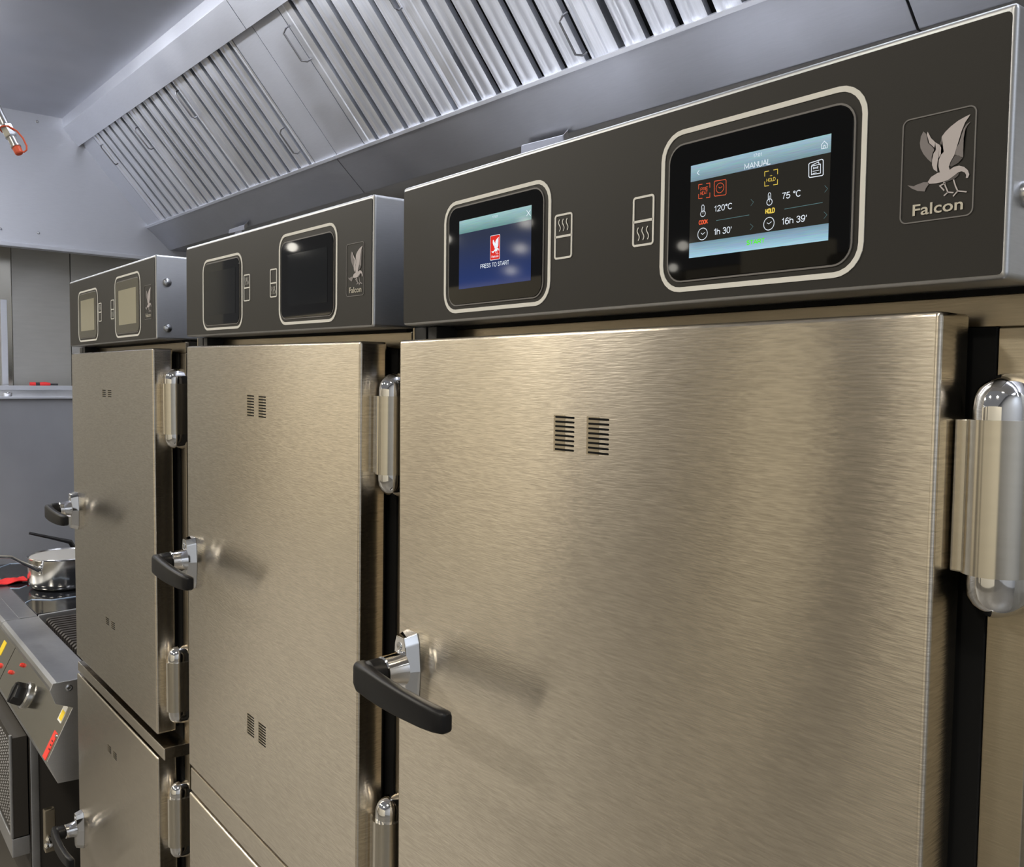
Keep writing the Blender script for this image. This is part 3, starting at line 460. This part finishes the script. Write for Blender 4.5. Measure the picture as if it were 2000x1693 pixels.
def touch_screen(root, ringbox, glassbox, disp, state):
    """one display: cream outline printed round it, glass, lit or dead field"""
    y = -0.0012
    o = ring('screen_outline', ringbox, 0.0195, 0.0034, y, y+0.0006, 'print_cream', root)
    gx0, gx1, gz0, gz1 = glassbox
    t = empty('touch_screen', (gx0, 0, gz0)); t.parent = root; off = Vector((gx0, 0, gz0))
    def s(ob): ob.location = -off; return ob
    s(slab('screen_rim', rrect(gx0-0.0012, gx1+0.0012, gz0-0.0012, gz1+0.0012, 0.0132), -0.0014, 0.0, 'print_grey', t))
    s(slab('glass', rrect(*glassbox, 0.012), -0.0020, 0.0, {'glare': 'screen_frame_glare'}.get(state, 'screen_glass'), t, 0.0004))
    x0, x1, z0, z1 = disp; y = -0.00215
    def quad(name, a0, a1, b0, b1, mat, yy): 
        bm = bmesh.new(); add_poly(bm, [(a0, b0), (a1, b0), (a1, b1), (a0, b1)], yy); return s(fin(bm, name, mat, t))
    if state == 'off': quad('display', x0, x1, z0, z1, 'screen_off', y)
    if state == 'glare': quad('display', x0, x1, z0, z1, 'screen_glare', y)
    if state == 'manual':
        zh = DATA['hb'][0][1]; zf = DATA['hb'][2][1]
        quad('display', x0, x1, zf, zh, 'lit_body', y); quad('title_bar', x0, x1, zh, z1, 'lit_header', y); quad('start_bar', x0, x1, z0, zf, 'lit_footer', y)
        for a in DATA['T2']: s(screen_text('screen_text', a[0], a[1], a[2], a[3], a[4], y-0.0002, 'lit_'+a[5], t, a[6]))
        s(strokes('screen_icons', DATA['L2'], y-0.0002, t))
    if state == 'start':
        zh = (DATA['hb1'][0][1]+DATA['hb1'][1][1])/2
        quad('display', x0, x1, z0, zh, 'lit_navy', y); quad('title_bar', x0, x1, zh, z1, 'lit_header_teal', y)
        r = DATA['red']; rx0, rx1, rz0, rz1 = r[0][0], r[1][0], r[2][1], r[0][1]
        bm = bmesh.new(); add_poly(bm, rrect(rx0-0.0004, rx1+0.0004, rz0-0.0004, rz1+0.0004, 0.0012), y-0.0001); s(fin(bm, 'logo_border', 'lit_white', t))
        bm = bmesh.new(); add_poly(bm, rrect(rx0, rx1, rz0, rz1, 0.001), y-0.00015); s(fin(bm, 'logo_field', 'lit_red', t))
        kx = (rx1-rx0)/0.041; kz = (rz1-rz0)/0.0585
        s(fin(bird_mesh(lambda x: rx0+(x-0.5408)*kx, lambda z: rz1+(z+0.0470)*kz, y-0.0002, True), 'logo_bird', 'lit_white', t))
        for a in DATA['T1']: s((text if a[0] == 'Falcon' else screen_text)('screen_text', a[0], a[1], a[2], a[3], a[4], y-0.0003, 'lit_'+a[5], t, a[6]))
        s(strokes('screen_icons', DATA['L1'], y-0.0003, t))
def oven(loc, tilt, yaw, label, states, mull, low_top, bolts, upper_bot=-0.8475, rows=8):
    """mull: z of the rail's lower edge, low_top: top of the lower door"""
    rt = empty('holding_oven', loc, (0, tilt, yaw)); tag(rt, label, 'oven', 'cook and hold ovens in a row')
    D_ = 0.80; zl = -1.585
    # carcass: sides, top, bottom, back, and the front frame round the door openings
    bm = bmesh.new()
    add_box(bm, 0.0, 0.6, 0.055, D_, zl, -H-0.002)
    ob = fin(bm, 'body', 'oven_side', rt)  # near-black colour paints in the darkness of the gaps between ovens
    for nm, a in (('frame_rail', (0.0, 0.6, 0.048, 0.056, -0.163, -H-0.003)), ('frame_stile', (0.5755, 0.6, 0.048, 0.056, zl, -0.163)), ('frame_stile', (0.0, 0.022, 0.048, 0.056, zl, -0.163)), ('base_rail', (0.022, 0.5755, 0.048, 0.056, zl, zl+0.012))):
        box(nm, *a, 'body_steel', rt, 0.001, 1)
    box('door_gasket', 0.022, 0.5755, 0.046, 0.0555, zl+0.012, -0.163, 'gasket_black', rt)
    box('door_gasket', XL_+0.012, XL_+WD-0.012, YD+TD, 0.0465, upper_bot+0.003, -0.160, 'gasket_black', rt)
    box('door_gasket', XL_+0.012, XL_+WD-0.012, YD+TD, 0.0465, zl+0.01, low_top-0.004, 'gasket_black', rt)
    # control housing
    box('control_housing', 0.0, 0.6, 0.0, D_-0.02, -H, 0.0, 'shell_steel', rt, 0.0035, 3)
    slab('control_panel', rrect(0.0022, 0.5975, -0.1385, -0.0042, 0.0025, 3), -0.0006, 0.001, 'panel_film', rt)
    box('housing_gap', 0.004, 0.596, 0.045, 0.06, -H-0.0035, -H+0.002, 'gasket_black', rt)
    for x0, x1 in ((-0.012, 0.010), (0.0135, 0.030)): box('door_catch', x0, x1, 0.022, 0.056, -0.158, -0.1415, 'bracket_black', rt, 0.0008, 1)
    box('catch_edge', -0.0155, -0.0125, 0.022, 0.056, -0.160, -0.1415, 'body_steel', rt)
    touch_screen(rt, (0.0775, 0.2360, -0.1329, -0.0276), (0.0868, 0.2260, -0.1252, -0.0345), (0.1045, 0.2117, -0.1110, -0.0475), states[0])
    touch_screen(rt, (0.3582, 0.5190, -0.1325, -0.0190), (0.3667, 0.5106, -0.1245, -0.0300), (0.3868, 0.4962, -0.1096, -0.0460), states[1])
    zone_icon(rt, 0.2408, 0.2626, -0.0966, -0.0600, True, -0.0012); zone_icon(rt, 0.3302, 0.3518, -0.0960, -0.0592, False, -0.0012)
    # badge
    bo = ring('badge_outline', (0.5407, 0.5818, -0.1060, -0.0478), 0.004, 0.0007, -0.0011, -0.0004, 'print_grey', rt)
    fin(bird_mesh(lambda x: x, lambda z: z, -0.0011), 'bird_emblem', ['badge_mid', 'badge_light', 'badge_dark'], bo)
    a = DATA['BT']; text('badge_lettering', a[0], a[1], a[2]+0.0006, a[3], a[4], -0.0012, 'badge_text', bo, 1)
    if bolts:
        for z in bolts: 
            b_ = lathe('bolt', [(0.0075, 0), (0.0075, 0.0015), (0.006, 0.0045), (0.002, 0.006), (0, 0.0061)], (0.6, 0.019, z), (1, 0, 0), 'zinc', rt, 16)
            if len(bolts) > 1 and z < -0.1: lathe('bolt', [(0.0075, 0), (0.0075, 0.0015), (0.006, 0.0045), (0.002, 0.006), (0, 0.0061)], (0.0, 0.03, z), (-1, 0, 0), 'zinc', rt, 16)
    # doors, rail between them, hinges, handles
    make_door(rt, -0.1552, upper_bot, (-0.2265 if rows == 8 else -0.2325, -0.6815 if rows == 8 else -0.6930), rows)
    box('middle_rail', -0.008, 0.6, 0.0052, 0.056, mull, upper_bot-(0.003 if rows == 8 else 0.0135), 'door_steel', rt, 0.002, 2)
    lo = max(zl+0.01, low_top-0.6923)
    make_door(rt, low_top, lo, (low_top-0.0713 if rows == 8 else low_top-0.0820, ), rows)
    for z0 in (-0.3285, -0.8135): make_hinge(rt, z0, z0+0.139, z0+0.026, z0+0.113)
    z0 = low_top-0.042-0.139; make_hinge(rt, z0, z0+0.139, z0+0.026, z0+0.113)
    make_handle(rt, -0.5010); make_handle(rt, (low_top+lo)/2-0.004)
    # feet down to the floor
    mw = Matrix.Translation(Vector(loc)) @ Euler((0, tilt, yaw)).to_matrix().to_4x4()
    for fx, fy in ((0.05, 0.12), (0.55, 0.12), (0.05, 0.72), (0.55, 0.72)):
        top = mw @ Vector((fx, fy, zl)); ln = top.z-0.0
        lathe('foot', [(0.022, 0), (0.022, ln-0.02), (0.028, ln-0.016), (0.028, ln)], (fx, fy, zl), (0, 0, -1), 'zinc', rt, 16)
    return rt
oven((0, 0, ZT), 0, 0, 'stainless double oven with lit touch screens showing MANUAL and PRESS TO START', ('start', 'manual'), -0.889, -0.8945, (-0.095,))
oven((-0.64491, -0.00763, ZT+0.00843), 0.01363, -0.0027, 'stainless double oven with two black switched-off screens, middle of the three', ('off', 'off'), -0.889, -0.8945, ())
oven((-1.35802, -0.02444, ZT+0.00836), 0.00093, 0.0045, 'stainless double oven with two blank screens tinted with beige glare beside the cooking range', ('glare', 'glare'), -0.868, -0.8755, (-0.045, -0.122), -0.8335, 4)
# ---------------------------------------------------------------- hanging pipe with capped coupling
pd = hp(-1.75, -0.05, 0.36); p1 = pix(8, 240, FW, pd); p2 = pix(38, 300, FW, pd); ax = (p2-p1).normalized(); KM = (p2-p1).length/67.1   # metres per photo pixel there
top = p2-ax*((hp(0, 0, 0.8835).z-p2.z)/-ax.z)
hpz = empty('capped_pipe', top); tag(hpz, 'steel pipe with hex coupling and orange tethered cap hanging under the hood', 'pipe')
o_ = hpz.location
tube('pipe', [top-o_, p2-ax*KM*58-o_], KM*9, 'pipe_steel', hpz, 18)
lathe('hex_coupling', [(KM*10, 0), (KM*12, KM*2), (KM*12, KM*24), (KM*9, KM*28)], p2-ax*KM*62-o_, ax, 'zinc', hpz, 6)
lathe('nozzle', [(KM*8, 0), (KM*8, KM*18), (KM*9.5, KM*19), (KM*9.5, KM*22), (KM*7, KM*23)], p2-ax*KM*36-o_, ax, 'pipe_steel', hpz, 18)
lathe('cap', [(KM*7.5, 0), (KM*8, KM*2), (KM*7.6, KM*13), (KM*6, KM*15)], p2-ax*KM*14-o_, ax, 'orange', hpz, 18)
pts = [(4, 258, 4), (3, 254, -6), (7, 251, -10), (13, 250, -12), (21, 249, -9), (33, 256, 0), (45, 270, 0), (52, 285, 0), (52, 293, 0), (47, 297, 0), (40, 296, -4)]
tube('tether', [pix(u, v, FW, pd)+FW*(KM*t)-o_ for u, v, t in pts], KM*1.7, 'orange', hpz, 8)
# ---------------------------------------------------------------- cooking range left of the ovens
XR = -1.50; NX = Vector((1, 0, 0)); NZ = Vector((0, 0, 1))
def rpix(u, v): q = pix(u, v, NX, (XR, 0, 0)); return (q.y, q.z)
ZR = rpix(100, 1335)[1]
PR = [rpix(100, 1335), rpix(97, 1350), rpix(108, 1375), rpix(142, 1382), rpix(92, 1488), rpix(113, 1530), (0.10, rpix(155, 1522)[1]-0.004), (0.10, ZR), ]
grill = empty('grill_unit', (XR-0.34, 0.3, 0.15)); tag(grill, 'stainless chargrill unit with ridged plate, black knob and sloping fascia', 'cooking range', 'cooking range units')
go = grill.location
XM = -2.18
def ext(name, prof, x0, x1, mat, parent, bev=0.0):
    o = parent.location
    return prism(name, ([Vector((x0, y, z))-o for y, z in prof], [Vector((x1, y, z))-o for y, z in prof]), mat, parent, bev, 2)
ext('end_cheek', [(PR[0][0]+0.004, PR[0][1]-0.001)]+PR[1:3]+[PR[3]]+PR[4:], XR-0.004, XR, 'range_steel', grill, 0.0012)
# nose: rounded steel top rail
nose = [(PR[0][0]+0.012, ZR), (PR[0][0]+0.003, ZR-0.004), (PR[0][0], ZR-0.014), (PR[0][0]+0.004, ZR-0.030), (PR[2][0]+0.012, PR[2][1]), (0.035, PR[2][1]+0.006), (0.035, ZR)]
ext('nose_rail', nose, XM, XR-0.004, 'range_steel', grill, 0.001)
FY = PR[3]; FZ = PR[4]     # fascia from under the nose out to the chin
ext('control_fascia', [FY, FZ, (FZ[0]+0.012, FZ[1]-0.004), (FY[0]+0.02, FY[1]-0.004)], XM, XR-0.004, 'fascia_steel', grill)
ext('chin', [FZ, PR[5], (0.10, PR[5][1]), (0.10, FZ[1])], XM, XR-0.004, 'range_steel', grill)
fn = Vector((0, FZ[1]-FY[1], -(FZ[0]-FY[0]))).normalized()
if fn.y > 0: fn = -fn
F0 = Vector((XR, FY[0], FY[1])); fdn = Vector((0, FZ[0]-FY[0], FZ[1]-FY[1])).normalized()
def fas(u, v, d=0.0): return pix(u, v, fn, F0)+fn*d-go
def on_fascia(c, a, b, d=0.0): return c+NX*a-fdn*b+fn*d            # a along the range, b up the slope
def plate(name, u, v, w_, h_, mat, th=0.001, parent=grill, rot=0.0):
    c = fas(u, v); q = []
    for a, b in ((-w_/2, -h_/2), (w_/2, -h_/2), (w_/2, h_/2), (-w_/2, h_/2)): q.append((a*math.cos(rot)-b*math.sin(rot), a*math.sin(rot)+b*math.cos(rot)))
    return prism(name, ([on_fascia(c, a, b, th) for a, b in q], [on_fascia(c, a, b, -0.001) for a, b in q]), mat, parent)
kc = fas(52, 1358)
lathe('knob_skirt', [(0.036, 0), (0.036, 0.006), (0.032, 0.010), (0, 0.0101)], kc, fn, 'zinc', grill, 28)
kb = lathe('knob', [(0.028, 0.008), (0.030, 0.012), (0.0285, 0.034), (0.026, 0.037), (0, 0.0372)], kc, fn, 'knob_black', grill, 6)
prism('knob_grip', ([on_fascia(kc, a, b, 0.040) for a, b in ((-0.005, -0.026), (0.005, -0.026), (0.006, 0.024), (-0.006, 0.024))], [on_fascia(kc, a, b, 0.034) for a, b in ((-0.006, -0.027), (0.006, -0.027), (0.007, 0.025), (-0.007, 0.025))]), 'knob_black', grill)
for u, v in ((22, 1313), (45, 1299)): 
    c = fas(u, v); lathe('pilot_lamp', [(0.006, 0), (0.006, 0.004), (0.004, 0.008), (0, 0.0085)], c, fn, 'red_label', grill, 14)
st = plate('red_sticker', 98, 1455, 0.030, 0.064, 'red_label')
plate('warning_sticker', 123, 1393, 0.034, 0.040, 'label_white'); plate('warning_triangle', 122, 1397, 0.026, 0.022, 'yellow', 0.0015)
for k in range(3): plate('sticker_ink', 97+3*k, 1463-8*k, 0.010, 0.003, 'ink', 0.0016)
c = fas(110, 1437); lathe('screw', [(0.005, 0), (0.004, 0.002), (0, 0.0022)], c, fn, 'zinc', grill, 12)
c = pix(135, 1343, NX, (XR, 0, 0))-go; lathe('bolt', [(0.008, 0), (0.008, 0.002), (0.005, 0.003), (0.004, 0.0015), (0, 0.0015)], c, NX, 'zinc', grill, 16)
# cooking top: deck, trough, ridged plate
TZ = ZR+0.004
ext('deck', [(0.0, ZR-0.03), (0.0, ZR), (0.05, ZR+0.001), (0.05, ZR-0.03)], XM, XR-0.004, 'range_steel', grill, 0.001)
ext('trough', [(0.05, ZR-0.05), (0.05, ZR-0.02), (0.75, ZR-0.02), (0.75, ZR-0.05)], XM, XR-0.004, 'dark_bay', grill)
for k in range(24):
    x1 = XR-0.05-k*0.0255
    ext('grill_bar', [(0.065, ZR-0.02), (0.065, ZR-0.006), (0.072, ZR), (0.70, ZR), (0.70, ZR-0.02)], x1-0.013, x1, 'cast_iron', grill, 0.0015)
ext('side_wall', [(0.05, ZR-0.03), (0.05, ZR+0.006), (0.70, ZR+0.030), (0.75, ZR-0.03)], XM, XM+0.012, 'range_steel', grill, 0.002)
# open stand under the grill
box('back_panel', -1.895-go.x, XR-0.03-go.x, 0.62-go.y, 0.64-go.y, 0.16-go.z, 0.62-go.z, 'dark_bay', grill)
box('shelf', -1.895-go.x, XR-go.x, -0.01-go.y, 0.62-go.y, 0.16-go.z, 0.19-go.z, 'dark_bay', grill)
for y in (0.02, 0.58): box('leg', XR-0.05-go.x, XR-0.01-go.x, y-go.y, y+0.04-go.y, -go.z, 0.62-go.z, 'range_steel', grill, 0.002)
box('leg', -1.895-go.x, -1.855-go.x, 0.58-go.y, 0.62-go.y, -go.z, 0.62-go.z, 'range_steel', grill, 0.002)
box('side_panel', -1.64-go.x, -1.62-go.x, 0.09-go.y, 0.62-go.y, 0.19-go.z, 0.62-go.z, 'dark_bay', grill)
q = pix(92, 1620, NX, (-1.70, 0, 0))-go
box('gas_bracket', q.x-0.02, q.x+0.004, q.y-0.006, q.y+0.02, q.z-0.06, q.z+0.05, 'body_steel', grill, 0.003)
for du, dv in ((100, 1637), (104, 1648), (97, 1650)):
    q = pix(du, dv, NX, (-1.70, 0, 0))-go; lathe('gas_union', [(0.006, 0), (0.008, 0.003), (0.008, 0.012), (0.005, 0.015)], q, (0.6, -0.7, 0.3), 'chrome', grill, 6)
# ---------------------------------------------------------------- hob unit further left
hob = empty('hob_unit', (-2.72, 0.3, 0.15)); tag(hob, 'glass topped hob unit carrying the saucepan, left of the chargrill', 'cooking range', 'cooking range units')
ho = hob.location; X0, X1 = -3.08, XM-0.006
def hx(name, a, mat, bev=0.0): return box(name, a[0]-ho.x, a[1]-ho.x, a[2]-ho.y, a[3]-ho.y, a[4]-ho.z, a[5]-ho.z, mat, hob, bev)
ext('nose_rail', nose, X0, X1, 'range_steel', hob, 0.001)
ext('control_fascia', [FY, FZ, (FZ[0]+0.012, FZ[1]-0.004), (FY[0]+0.02, FY[1]-0.004)], X0, X1, 'fascia_steel', hob)
ext('chin', [FZ, PR[5], (0.10, PR[5][1]), (0.10, FZ[1])], X0, X1, 'range_steel', hob)
hx('deck', (X0, X1, 0.0, 0.05, ZR-0.03, ZR+0.001), 'range_steel', 0.002)
hx('glass_top', (X0+0.01, X1-0.012, 0.05, 0.74, ZR-0.02, ZR+0.004), 'hob_glass', 0.001)
hx('rear_rail', (X0, X1, 0.74, 0.78, ZR-0.03, ZR+0.03), 'range_steel', 0.002)
GZ = ZR+0.004
def gp(u, v, e=0.0): q = pix(u, v, NZ, (0, 0, GZ+e)); return q-ho
for pts in ([(20, 1149), (38, 1149), (52, 1144)], [(50, 1177), (62, 1171), (100, 1172), (148, 1165)], [(0, 1108), (20, 1101), (42, 1100)], [(0, 1083), (40, 1080), (64, 1079)]):
    tube('zone_mark', [gp(u, v, 0.0004) for u, v in pts], 0.0022, 'hob_mark', hob, 6)
c = pix(5, 1265, fn, F0)-ho
prism('warning_sticker', ([c+NX*a-fdn*b+fn*0.001 for a, b in ((-0.02, -0.02), (0.02, -0.02), (0.02, 0.02), (-0.02, 0.02))], [c+NX*a-fdn*b for a, b in ((-0.02, -0.02), (0.02, -0.02), (0.02, 0.02), (-0.02, 0.02))]), 'yellow', hob)
c = pix(1, 1300, fn, F0)-ho; lathe('pilot_lamp', [(0.008, 0), (0.007, 0.005), (0, 0.008)], c, fn, 'red_label', hob, 12)
# lower oven with a perforated front
DX = -1.90
base = empty('base_oven', (-2.5, 0.3, 0.0)); tag(base, 'dark under-counter oven with raised tread pattern front below the range', 'oven')
bo_ = base.location
def bx_(name, a, mat, bev=0.0): return box(name, a[0]-bo_.x, a[1]-bo_.x, a[2]-bo_.y, a[3]-bo_.y, a[4]-bo_.z, a[5]-bo_.z, mat, base, bev)
bx_('oven_cabinet', (X0+0.07, DX-0.002, -0.03, 0.74, 0.16, PR[5][1]-0.002), 'dark_bay')
bx_('door_jamb', (DX-0.03, DX+0.002, -0.028, -0.006, 0.16, PR[5][1]-0.002), 'range_steel', 0.003)
bx_('lower_door', (X0+0.08, DX, -0.072, -0.034, 0.345, PR[5][1]-0.012), 'dark_bay', 0.002)
bx_('door_edge', (DX-0.010, DX+0.001, -0.078, -0.070, 0.345, PR[5][1]-0.004), 'range_steel', 0.002)
bm = bmesh.new()
for r in range(26):
    for k in range(14):
        xx = DX-0.03-k*0.024-(0.012 if r % 2 else 0); zz = 0.365+r*0.0125
        if zz > PR[5][1]-0.03: continue
        pts = [(xx-0.008, zz), (xx, zz+0.0045), (xx+0.008, zz), (xx, zz-0.0045)]
        a = [bm.verts.new(Vector((x, -0.072, z))-bo_) for x, z in pts]; t = bm.verts.new(Vector((xx, -0.0755, zz))-bo_)
        for i in range(4): bm.faces.new((a[i], a[(i+1) % 4], t))
tp = fin(bm, 'tread_pattern', 'wire_grey', base); tp['kind'] = 'stuff'
bx_('toe_panel', (X0+0.08, DX, -0.076, -0.03, 0.29, 0.343), 'range_steel', 0.004)
for x in (X0+0.10, DX-0.06):
    for y in (0.02, 0.66): bx_('leg', (x, x+0.045, y, y+0.045, 0.0, 0.16), 'range_steel', 0.002)
for x in (X0+0.02,):
    for y in (0.03, 0.70): hx('leg', (x, x+0.045, y, y+0.045, 0.0, PR[5][1]), 'range_steel', 0.002)
# ---------------------------------------------------------------- cabinet behind the hob with a shelf on top
XP = -3.10
zt = pix(70, 776, NX, (XP, 0, 0)).z
cab = empty('upright_cabinet', (XP-0.25, 0.3, 0)); tag(cab, 'tall grey cabinet side behind the hob with a steel ledge on top', 'cabinet')
co = cab.location
def cx_(name, a, mat, bev=0.0): return box(name, a[0]-co.x, a[1]-co.x, a[2]-co.y, a[3]-co.y, a[4]-co.z, a[5]-co.z, mat, cab, bev)
cx_('body', (XP-0.50, XP, -0.10, 0.78, 0.0, zt-0.006), 'grey_panel', 0.003)
cx_('ledge_lip', (XP-0.012, XP+0.012, -0.12, 0.80, zt-0.006, zt+0.004), 'hood_steel', 0.002)
cx_('ledge_top', (XP-0.50, XP+0.002, -0.11, 0.79, zt-0.004, zt+0.002), 'range_steel')
zr = pix(70, 760, NX, (XP-0.05, 0, 0)).z
cx_('ledge_rail', (XP-0.06, XP-0.045, -0.11, 0.79, zr-0.004, zr+0.014), 'hood_steel', 0.002)
cx_('ledge_step', (XP-0.50, XP-0.05, -0.11, 0.79, zt, zr+0.010), 'range_steel', 0.001)
zs = zr+0.010
a = pix(58, 745, NX, (XP-0.12, 0, 0)); b = pix(98, 745, NX, (XP-0.12, 0, 0)); e_ = pix(113, 745, NX, (XP-0.12, 0, 0)); rr = 0.0085
def on(p, dz=0.0): return Vector((p.x, p.y, zs+rr+dz))
tool = empty('tongs', on(a)); tag(tool, 'small red and black handled tool lying on the ledge', 'tool')
def T_(p, dz=0.0): return on(p, dz)-tool.location
m1 = a+(b-a)*0.28; m2 = a+(b-a)*0.48
tube('grip', [T_(a), T_(m1)], rr, 'red', tool, 10); tube('collar', [T_(m1), T_(m2)], rr*0.95, 'pan_black', tool, 10)
tube('handle', [T_(m2), T_(m2+(b-m2)*0.5), T_(b)], [rr, rr*1.15, rr*0.8], 'red', tool, 10); tube('blade', [T_(b), T_(e_)], rr*0.45, 'pan_black', tool, 8)
q = pix(14, 766, NX, (XP-0.022, 0, 0))
dish = empty('metal_cup', (q.x, q.y, zt+0.002)); tag(dish, 'small shiny metal dish on the edge of the ledge', 'dish')
lathe('bowl', [(0.012, 0), (0.016, 0.004), (0.0185, 0.016), (0.0175, 0.016), (0.011, 0.004)], (0, 0, 0), NZ, 'chrome', dish, 20)
lathe('foot_ring', [(0.014, 0), (0.014, 0.003), (0.010, 0.003)], (0, 0, 0), NZ, 'pan_black', dish, 16)
# ---------------------------------------------------------------- pans on the hob
q = pix(112, 1152, NZ, (0, 0, GZ))
pl = pix(48, 1115, NX, (q.x, 0, 0)); pr2 = q.y
RP = 0.115
pc = Vector((q.x-0.06, pix(54, 1110, NX, (q.x-0.06, 0, 0)).y+RP, GZ+0.001))
hgt = pix(100, 1095, NX, (pc.x+RP*0.8, 0, 0)).z-GZ
pan = empty('saucepan', pc); tag(pan, 'polished steel saucepan with long handle standing on the hob', 'saucepan')
lathe('pot', [(0.0, 0), (RP*0.86, 0), (RP*0.95, 0.008), (RP, 0.022), (RP, hgt-0.004), (RP+0.004, hgt), (RP+0.001, hgt+0.002), (RP-0.004, hgt-0.002), (RP-0.004, 0.02), (RP*0.85, 0.006), (0, 0.005)], (0, 0, 0), NZ, 'pot_steel', pan, 48)
lathe('pot_inside', [(RP-0.0045, hgt-0.003), (RP-0.0052, hgt-0.003), (RP-0.0052, 0.021), (RP*0.84, 0.0065), (0, 0.0055), (0, 0.0052), (RP*0.845, 0.006), (RP-0.0045, 0.02)], (0, 0, 0), NZ, 'pot_inner', pan, 48)
h0 = Vector((RP*0.62, -RP*0.80, hgt*0.72))
hA = pix(55, 1115, NX, (pc.x+h0.x, 0, 0))-pc; hA = Vector((h0.x, -math.sqrt(max(1e-4, RP*RP-h0.x**2))-0.004, hA.z))
hB = pix(38, 1096, NX, (pc.x+h0.x+0.03, 0, 0))-pc; hC = pix(20, 1087, NX, (pc.x+h0.x+0.06, 0, 0))-pc; hD = pix(-10, 1086, NX, (pc.x+h0.x+0.10, 0, 0))-pc
tube('pan_handle', [hA, hA*0.5+hB*0.5, hB, hC, hD], [0.009, 0.007, 0.006, 0.0065, 0.007], 'chrome', pan, 12)
for s_ in (-0.012, 0.012): lathe('rivet', [(0.006, -0.006), (0.006, 0.002), (0, 0.004)], hA+Vector((0, 0.004, s_)), (0.5, -0.85, 0), 'chrome', pan, 10)
# frying pan behind
fc = Vector((-2.86, pix(150, 1085, NX, (-2.86, 0, 0)).y+0.14, GZ+0.001))
fry = empty('frying_pan', fc); tag(fry, 'black frying pan with raised handle behind the saucepan', 'frying pan')
lathe('pan_body', [(0, 0), (0.11, 0), (0.14, 0.045), (0.143, 0.046), (0.112, 0.004), (0, 0.004)], (0, 0, 0), NZ, 'pan_black', fry, 36)
ha = Vector((0.02, -0.135, 0.040)); hb = pix(137, 1058, NX, (fc.x+0.03, 0, 0))-fc; hc = pix(100, 1050, NX, (fc.x+0.03, 0, 0))-fc; hd_ = pix(57, 1041, NX, (fc.x+0.03, 0, 0))-fc
tube('pan_handle', [ha, hb, hc, hd_], [0.010, 0.009, 0.006, 0.005], 'pan_black', fry, 10)
lathe('rivet', [(0.006, 0), (0.004, 0.004), (0, 0.005)], ha+Vector((0.012, 0, 0.004)), (1, -0.3, 0.2), 'chrome', fry, 10)
# red cloth lying left of the saucepan
ca = pix(-30, 1142, NZ, (0, 0, GZ+0.006)); cb = pix(50, 1128, NZ, (0, 0, GZ+0.010))
bm = bmesh.new(); G = {}
ctr = (ca+cb)/2
for i in range(17):
    for j in range(9):
        t = i/16; s_ = j/8-0.5; p = ca+(cb-ca)*t; wd_ = 0.045*(0.5+0.5*t)
        z = GZ+0.004+0.007*(0.5+0.5*math.sin(9*s_+3*t))+0.005*math.sin(7*t)**2
        G[i, j] = bm.verts.new(Vector((p.x+s_*wd_*2.2, p.y+s_*wd_*0.5, z))-Vector((ctr.x, ctr.y, GZ)))
for i in range(16):
    for j in range(8): bm.faces.new((G[i, j], G[i+1, j], G[i+1, j+1], G[i, j+1]))
ex_ = bmesh.ops.extrude_face_region(bm, geom=list(bm.faces))
for g in ex_['geom']:
    if isinstance(g, bmesh.types.BMVert): g.co.z -= 0.0025
cl = fin(bm, 'cloth', 'red', None, 60); cl.location = (ctr.x, ctr.y, GZ); tag(cl, 'crumpled red cloth lying on the hob beside the saucepan', 'cloth')
